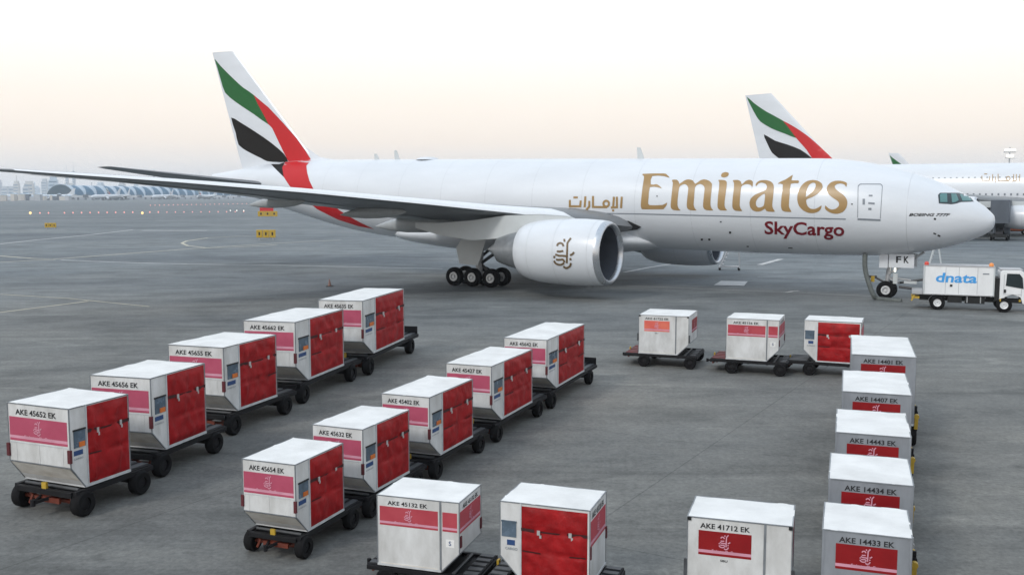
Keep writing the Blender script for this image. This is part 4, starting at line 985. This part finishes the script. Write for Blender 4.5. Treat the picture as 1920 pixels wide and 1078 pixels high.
MB().box(3.17, 3.182, .028, .04, .98, 2.0).box(4.0, 4.012, .028, .04, .86, 1.26).box(3.17, 4.01, .028, .04, .96, .972).build('door_seam', 'line', cab)
MB().box(2.99, 4.05, .05, TWD-.05, 2.245, 2.275).build('roof_strip', 'gear', cab)
MB().box(4.44, 4.54, .1, TWD-.1, .42, .62).build('bumper', 'fairing', cab)
MB().box(4.43, 4.50, .06, .3, .70, .84).build('headlight', 'lamp_white' if False else 'glass_pale', cab)
MB().box(3.0, 3.06, -.01, .03, .58, .72).box(3.9, 4.0, .01, .045, .6, .7).build('side_marker', 'yellow', cab)
MB().box(-.9, 4.3, .42, .56, .48, .66).box(-.9, 4.3, TWD-.56, TWD-.42, .48, .66).box(.5, 1.2, .08, .4, .42, .78).box(1.35, 2.3, .10, .4, .40, .76).box(-.9, 2.6, .3, TWD-.3, .68, .80).box(2.74, 2.97, .1, TWD-.1, .6, 1.8).build('chassis', 'plastic', tr)
for x_ in (.5, 1.35, 2.0): MB().tube((x_, .2, .5), (x_ + .35, .2, .74), .03).tube((x_ + .1, .12, .44), (x_ + .1, .12, .78), .035).build('pipework', 'gear', tr)
MB().box(-1.28, -.74, .15, TWD-.15, .80, 1.02).build('rear_step', 'gear', tr, bevel=.02)
MB().bar((-1.30, .1, .45), (-1.15, .1, .75), .06, .08).box(-1.3, -.9, .1, TWD-.1, .58, .68).build('rear_bumper', 'yellow', tr)
for x_ in (0, WB):
    for y_ in (.12, TWD-.14):
        t_ = MB().lathe([(-.11, .2), (-.12, .34), (-.09, .385), (.09, .385), (.12, .34), (.11, .2)], (x_, y_, .385), (0, 1, 0), 26, close=True).build('wheel', 'tyre', tr, smooth=50)
        MB().lathe([(-.09, .02), (-.12, .09), (-.07, .12), (-.11, .2), (.1, .2), (.1, .02)], (x_, y_, .385), (0, 1, 0), 20).build('rim', 'hub', t_, smooth=40)
P = [[(.0 + .47*math.cos(a), yy, .385 + .47*math.sin(a)) for a in [math.pi*i/10 for i in range(11)]] for yy in (-.02, .26)]
MB().grid(P).build('mudguard', 'gear', tr, smooth=60)

# ------------------------------------------------------------------ hose, steps, cone, loader
hp = [fus_pt(1622, 474)]
wp = lambda p: Vector((AX, AY, 0)) + FW*p.x + LF*p.y + Vector((0, 0, p.z))
h0 = wp(hp[0]) + Vector((0, 0, -.05)); h0.z = min(h0.z, 2.75)
gA = ground(1641, 562); gB = ground(1690, 566)
pts = [h0, h0 + Vector((.02, -.05, -.9)), h0.lerp(gA, .62) + Vector((-.12, 0, -.12)), gA + Vector((-.1, 0, .25)), gA + Vector((.15, 0, .07)), gA.lerp(gB, .5) + Vector((0, -.1, .06)), gB + Vector((0, 0, .06))]
cr = []
for i in range(len(pts) - 1):
    p0 = pts[max(i-1, 0)]; p1 = pts[i]; p2 = pts[i+1]; p3 = pts[min(i+2, len(pts)-1)]
    for q in range(5):
        t = q/5; cr.append(.5*((2*p1) + (p2-p0)*t + (2*p0-5*p1+4*p2-p3)*t*t + (3*p1-p0-3*p2+p3)*t**3))
cr.append(pts[-1])
M['hose'] = mat('grey_green_hose', (.12, .135, .13), .6, var=.3, scale=6)
ho = MB().path(cr, .14, 10).build('service_hose', 'hose', smooth=60); tag(ho, 'thick grey hose hanging from the fuselage belly to the ground', 'hose')
gc = ground(1368, 507); sl = empty('maintenance_steps', gc, R(-12)); tag(sl, 'grey maintenance step ladder standing beyond the fuselage', 'ladder')
for y_ in (0, .8):
    MB().tube((-.85, y_, .12), (-.2, y_, 1.6), .04).tube((.78, y_, .1), (.72, y_, 2.3), .04).tube((-.85, y_, .3), (.8, y_, .3), .05).tube((-.2, y_, 1.6), (.75, y_, 1.6), .035).build('side_frame', 'gear', sl)
for k in range(5): MB().box(-.85 + .65*k/5, -.62 + .65*k/5, .0, .8, .2 + 1.4*k/5, .24 + 1.4*k/5).build('tread', 'gear', sl)
for x_ in (-.8, .75):
    for y_ in (0, .8): MB().lathe([(-.04, .02), (-.04, .1), (.04, .1), (.04, .02)], (x_, y_, .1), (0, 1, 0), 12).build('castor', 'tyre', sl)
gc = ground(1752, 500); sl2 = empty('crew_steps', gc, R(-30)); tag(sl2, 'slim pale access ladder standing behind the service truck', 'ladder')
for y_ in (0, .6): MB().bar((-.5, y_, 0), (.1, y_, 2.5), .06, .1).bar((.55, y_, 0), (.12, y_, 2.4), .05, .06).build('rail', 'fairing', sl2)
for k in range(6): MB().box(-.5 + .6*k/6, -.32 + .6*k/6, .03, .57, .25 + 2.2*k/6, .29 + 2.2*k/6).build('tread', 'gear', sl2)
gc = ground(618, 537); cn = empty('traffic_cone', gc); tag(cn, 'small faded orange traffic cone on the apron behind the left row', 'cone')
MB().lathe([(0, .16), (.03, .16), (.035, .12), (.5, .03), (.51, .005)], (0, 0, 0), (0, 0, 1), 14).build('cone_body', mat('faded_cone_orange', (.22, .13, .11), .7), cn, smooth=40)
MB().box(-.22, .22, -.22, .22, 0, .035).build('cone_base', 'plastic', cn)
gc = ground(1893, 440); ld = empty('cargo_loader', gc, R(-8)); tag(ld, 'orange and dark airport cargo loader behind the jet nose', 'loader')
MB().box(-4.6, 5, 0, 2.6, .5, 1.15).build('chassis', 'plastic', ld, bevel=.05)
MB().box(-1.6, 4.6, -.03, .4, .62, 1.5).build('orange_panel', mat('loader_orange', (.62, .13, .03), .5, var=.2), ld, bevel=.04)
MB().box(-4.5, 5, .1, 2.5, 2.3, 2.55).build('deck', 'gear', ld, bevel=.03)
for a, b in (((-4.0, .3, 1.2), (-.2, .3, 2.3)), ((-.2, .3, 1.2), (-4.0, .3, 2.3)), ((.6, .3, 1.2), (4.4, .3, 2.3)), ((4.4, .3, 1.2), (.6, .3, 2.3))): MB().bar(a, b, .12, .16).build('scissor_arm', 'geardark', ld)
for x_ in (-3.6, -1.8, 2.2, 3.8): wheel(ld, x_, .1, .42, .42, .3, 1)
MB().box(-4.5, -3.4, .1, 1.0, 2.56, 4.1).build('operator_cab', 'clutter', ld, bevel=.04)
gp_ = at(1876, 420, 134); ct = empty('dark_filler_truck', (gp_.x, gp_.y, 0), R(60)); tag(ct, 'dark truck shape added to fill the dark gap between the airliner engines', 'truck')  # truck shape added to fill the dark gap between the engines
MB().box(-3.2, 2.2, -1.15, 1.15, 2.4, 5.6).build('filler_truck_box', 'clutter', ct, bevel=.05)
MB().box(2.3, 3.9, -1.1, 1.1, .6, 2.6).build('cab', 'clutter', ct, bevel=.12); MB().box(3.88, 3.93, -.95, .95, 1.6, 2.4).build('windscreen', 'glass', ct)
MB().box(-3.2, 3.6, -1.0, 1.0, .5, .9).build('chassis', 'plastic', ct)  # chassis of the added filler truck
for a_, c_ in (((-2.6, 0, .9), (1.6, 0, 2.4)), ((1.6, 0, .9), (-2.6, 0, 2.4))): MB().bar(a_, c_, .9, .16).build('scissor_arm', 'geardark', ct)
for x_ in (-2.0, 2.9):
    for y_ in (-.95, .95): wheel(ct, x_, y_, .45, .45, .3, 1)
# floodlight mast on the right
mp_ = at(1893, 293, 330); ml = empty('floodlight_mast', (mp_.x, mp_.y, 0)); tag(ml, 'tall floodlight mast with lit lamps at the right edge', 'light mast')
MB().tube((0, 0, 0), (0, 0, mp_.z + 3), .35, .18, 12).build('pole', 'gear', ml, smooth=40)
MB().box(-1.9, 1.9, -.3, .3, mp_.z + 1.2, mp_.z + 1.6).box(-1.3, 1.3, -.3, .3, mp_.z - .8, mp_.z - .5).build('lamp_frame', 'gear', ml)
for k in range(5): MB().box(-1.8 + .75*k, -1.2 + .75*k, -.5, -.1, mp_.z + 1.62, mp_.z + 2.4).build('lamp', 'lamp_white', ml)
for k in range(3): MB().box(-1.1 + .8*k, -.5 + .8*k, -.5, -.1, mp_.z - .48, mp_.z + .5).build('lamp', 'lamp_white', ml)

# ------------------------------------------------------------------ far field: signs, lights, terminal, skyline
for u, v, wd, hh, lab in ((95, 430, 2.1, .85, 'dull yellow taxiway sign at far left of the apron'), (502, 408, 5.6, 1.5, 'distant yellow taxiway sign just under the wing'), (499, 450, 2.7, 1.1, 'bright yellow taxiway sign beyond the rear fuselage')):
    p = ground(u, v); sg_ = empty('taxiway_sign', p, R(4)); tag(sg_, lab, 'sign', 'yellow taxiway signs')
    n_ = 3
    for k in range(n_):
        x0 = -wd/2 + wd*k/n_; pn = MB().box(x0 + .03, x0 + wd/n_ - .03, -.12, .12, .32, .32 + hh).build('panel', 'yellow', sg_, bevel=.03)
        tv, tf = text_mesh('B' if k == 1 else 'M', bold=.01)
        MB().box(x0 + wd/n_*.38, x0 + wd/n_*.62, -.13, -.122, .32 + hh*.3, .32 + hh*.7).build('dark_mark', 'ink', pn)
    for x0 in (-wd*.35, wd*.35): MB().box(x0-.05, x0+.05, -.05, .05, 0, .34).build('leg', 'gear', sg_)
p = ground(500, 398); rs = empty('red_sign', p); tag(rs, 'small red mandatory sign just beneath the wing', 'sign'); MB().box(-2.6, 2.6, -.1, .1, .4, 1.7).build('panel', 'red', rs); MB().box(-2, -1.9, -.05, .05, 0, .42).box(1.9, 2, -.05, .05, 0, .42).build('legs', 'gear', rs)
def lamp(u, v, r, m, name, lab, grp):
    p = ground(u, v); o = MB().lathe([(0, r*.5), (r*.5, r*.45), (r*.55, r*.9), (r*1.2, r), (r*1.9, r*.6), (r*2.1, .01)], (p.x, p.y, 0), (0, 0, 1), 8).build(name, m, smooth=50); tag(o, lab, 'light', grp)
for u in list(range(75, 100, 16)) + list(range(121, 470, 16)):
    if abs(u - 267) < 8: continue
    lamp(u, 401 - (u-75)*.008, .26 if u < 300 else .2, 'lamp_red', 'taxiway_light', 'small red taxiway light in the row across the far apron', 'red taxiway lights')
for u in (57, 267): lamp(u, 402, .42, 'lamp_amber', 'guard_light', 'brighter amber guard light within the red light row' , 'amber guard lights')
for k in range(22): lamp(282 + k*8.6, 386 - k*.15, .28, 'lamp_red', 'runway_light', 'pinkish light in the dense far row under the wing', 'far pink lights')
for u in (432, 444, 457): lamp(u, 396, .22, 'lamp_white', 'approach_light', 'white light near the wing edge on the far apron', 'white far lights')
for u in range(275, 385, 15):
    p = ground(u, 432.5); o = MB().box(p.x-.7, p.x+.7, p.y-.5, p.y+.5, .004, .03).build('threshold_mark', 'patch'); tag(o, 'short white dash painted on the far apron', kind='structure')

# concourse: vaulted hall with an elliptical glazed end and slanted glass bays
CA, CB = at(115, 374, 1750), at(505, 372, 2500)
CA.z = CB.z = 0
cdir = (CB - CA).normalized(); cn_ = Vector((-cdir.y, cdir.x, 0)); CL_ = (CB - CA).length
con = empty('airport_concourse', CA, math.atan2(cdir.y, cdir.x)); tag(con, 'long vaulted airport concourse with elliptical glass end on the horizon', 'building')
CW, CH = 27.0, 25.0
def vault(x, t, k=1.0): return (x, CW*k*math.cos(t), 3 + CH*k*math.sin(t)*.92)
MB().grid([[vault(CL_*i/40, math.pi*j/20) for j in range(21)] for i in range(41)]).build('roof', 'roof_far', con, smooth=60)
MB().box(0, CL_, -CW-3, CW+3, 0, 4).build('base_storey', 'wall_far', con)
nb = 26
for i in range(nb):
    x0 = CL_*(i+.1)/nb; x1 = CL_*(i+.95)/nb
    for sgn in (-1,):
        P = []
        for j in range(7):
            f = j/6; t = math.pi + (-(.06 + f*.34))*math.pi if sgn > 0 else -0 + (.06 + f*.36)*math.pi
            t = math.pi*(1 - (.05 + .36*f)); 
            xa = x0 + (x1-x0)*f*.55; xb = x1 - (x1-x0)*.05*f
            P.append([vault(xa, t, 1.012), vault(xb, t, 1.012)])
        P2 = [[(a[0], -abs(a[1]) if True else a[1], a[2]) for a in r] for r in P]
        MB().grid(P2).build('glass_bay', 'glass_far', con)
        MB().grid([[(a[0], abs(a[1]), a[2]) for a in r] for r in P]).build('glass_bay', 'glass_far', con)
# glazed end: a squashed dome facing the airfield
P = []
for i in range(13):
    a = math.pi/2*i/12
    P.append([(-16*math.sin(a), CW*1.05*math.cos(a)*math.cos(t) , 3 + CH*.97*math.cos(a)*math.sin(t)) for t in [math.pi*j/24 for j in range(25)]])
dm = MB().grid(P).build('glazed_end', 'dome_glass', con, smooth=60)
ringm = MB()
for j in range(24):
    t0, t1 = math.pi*j/24, math.pi*(j+1)/24
    ringm.bar((-.5, CW*1.06*math.cos(t0), 3+CH*.98*math.sin(t0)), (-.5, CW*1.06*math.cos(t1), 3+CH*.98*math.sin(t1)), 1.6, 1.6)
ringm.build('roof_rim', 'roof_far', con)
# gate equipment and parked jets in front of the concourse
rnd = random.Random(3)
for k in range(12):
    u = 150 + k*26 + rnd.uniform(-5, 5); d = 1500 + k*55
    p = at(u, 370, d); p.z = 0
    jb = empty('jet_bridge', p, rnd.uniform(-.4, .4)); tag(jb, 'grey passenger boarding bridge in front of the far concourse', 'jet bridge', 'boarding bridges at the far concourse')
    MB().box(-14, 12, -2, 2, 4, 7.5).build('tunnel', 'wall_far', jb); MB().box(8, 14, -3, 3, 3.5, 8.5).build('cabin_head', 'clutter', jb); MB().box(-2, 0, -1, 1, 0, 4).box(-13, -11, -2, 2, 0, 4).build('support', 'clutter', jb)
for k, (u, d, rz) in enumerate(((170, 1420, 250), (205, 1500, 262), (242, 1560, 80), (285, 1650, 255), (330, 1750, 100), (368, 1850, 250), (405, 1900, 75), (60, 1500, 200), (30, 1700, 340))):
    p = at(u, 370, d); j = copy_tree(plane, None, ('fuselage', 'wing', 'tailplane', 'tail_fin', 'nacelle', 'main_gear', 'nose_gear'))
    j.name = 'parked_jet'; j.location = (p.x, p.y, 0); j.rotation_euler = (0, 0, R(rz)); tag(j, 'tiny white jet parked by the far concourse', 'aircraft', 'jets parked at the far concourse')
# service vehicles and stores far left
for k in range(16):
    u = 8 + k*8 + rnd.uniform(-3, 3); p = at(u, 370, 1300 + rnd.uniform(-100, 200)); p.z = 0
    o = empty('airfield_shed', p, rnd.uniform(-.3, .3)); tag(o, 'small low shed or van cluster on the far left airfield edge', 'shed', 'low sheds on the far airfield')
    w_ = rnd.uniform(4, 10); h_ = rnd.uniform(3, 9)
    MB().box(-w_/2, w_/2, -3, 3, 0, h_).build('walls', rnd.choice(['wall_far', 'wall_far2', 'clutter']), o); MB().prism([(-w_/2-.3, h_), (0, h_+1.5), (w_/2+.3, h_)], lambda a, b, c: (a, c, b), -3.2, 3.2).build('roof', 'roof_far', o)
# skyline
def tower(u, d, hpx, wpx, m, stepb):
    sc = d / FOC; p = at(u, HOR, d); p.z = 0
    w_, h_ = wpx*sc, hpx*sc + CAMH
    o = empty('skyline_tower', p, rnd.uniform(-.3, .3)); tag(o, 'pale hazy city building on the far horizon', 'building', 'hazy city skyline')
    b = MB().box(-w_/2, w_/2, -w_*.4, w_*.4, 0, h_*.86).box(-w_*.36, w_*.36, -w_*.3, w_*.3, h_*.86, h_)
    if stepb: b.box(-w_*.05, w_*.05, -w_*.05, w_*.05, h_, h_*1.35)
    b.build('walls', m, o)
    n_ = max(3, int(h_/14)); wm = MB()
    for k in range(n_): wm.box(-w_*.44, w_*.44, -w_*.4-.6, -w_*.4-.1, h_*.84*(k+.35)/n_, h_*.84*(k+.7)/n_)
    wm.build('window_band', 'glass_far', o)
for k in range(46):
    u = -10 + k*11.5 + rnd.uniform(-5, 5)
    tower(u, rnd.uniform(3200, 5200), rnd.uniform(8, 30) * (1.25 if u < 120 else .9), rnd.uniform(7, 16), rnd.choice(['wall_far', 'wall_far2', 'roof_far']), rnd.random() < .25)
for u, hp_ in ((140, 62), (127, 58), (290, 50), (375, 52)):
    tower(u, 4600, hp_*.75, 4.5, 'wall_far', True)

# ------------------------------------------------------------------ air
hz = MB().box(-5800, 5800, -380, 5700, -1.0, 150).build('haze', 'black'); hz['kind'] = 'stuff'; hz['label'] = 'pale haze over the airfield'
hm = bpy.data.materials.new('haze_air'); hm.use_nodes = True; hn = hm.node_tree.nodes; hn.clear()
ho_ = hn.new('ShaderNodeOutputMaterial'); pv = hn.new('ShaderNodeVolumePrincipled'); pv.inputs['Density'].default_value = .00016; pv.inputs['Color'].default_value = (.86, .93, 1, 1); pv.inputs['Anisotropy'].default_value = .2
hm.node_tree.links.new(pv.outputs[0], ho_.inputs['Volume']); hz.data.materials.clear(); hz.data.materials.append(hm)
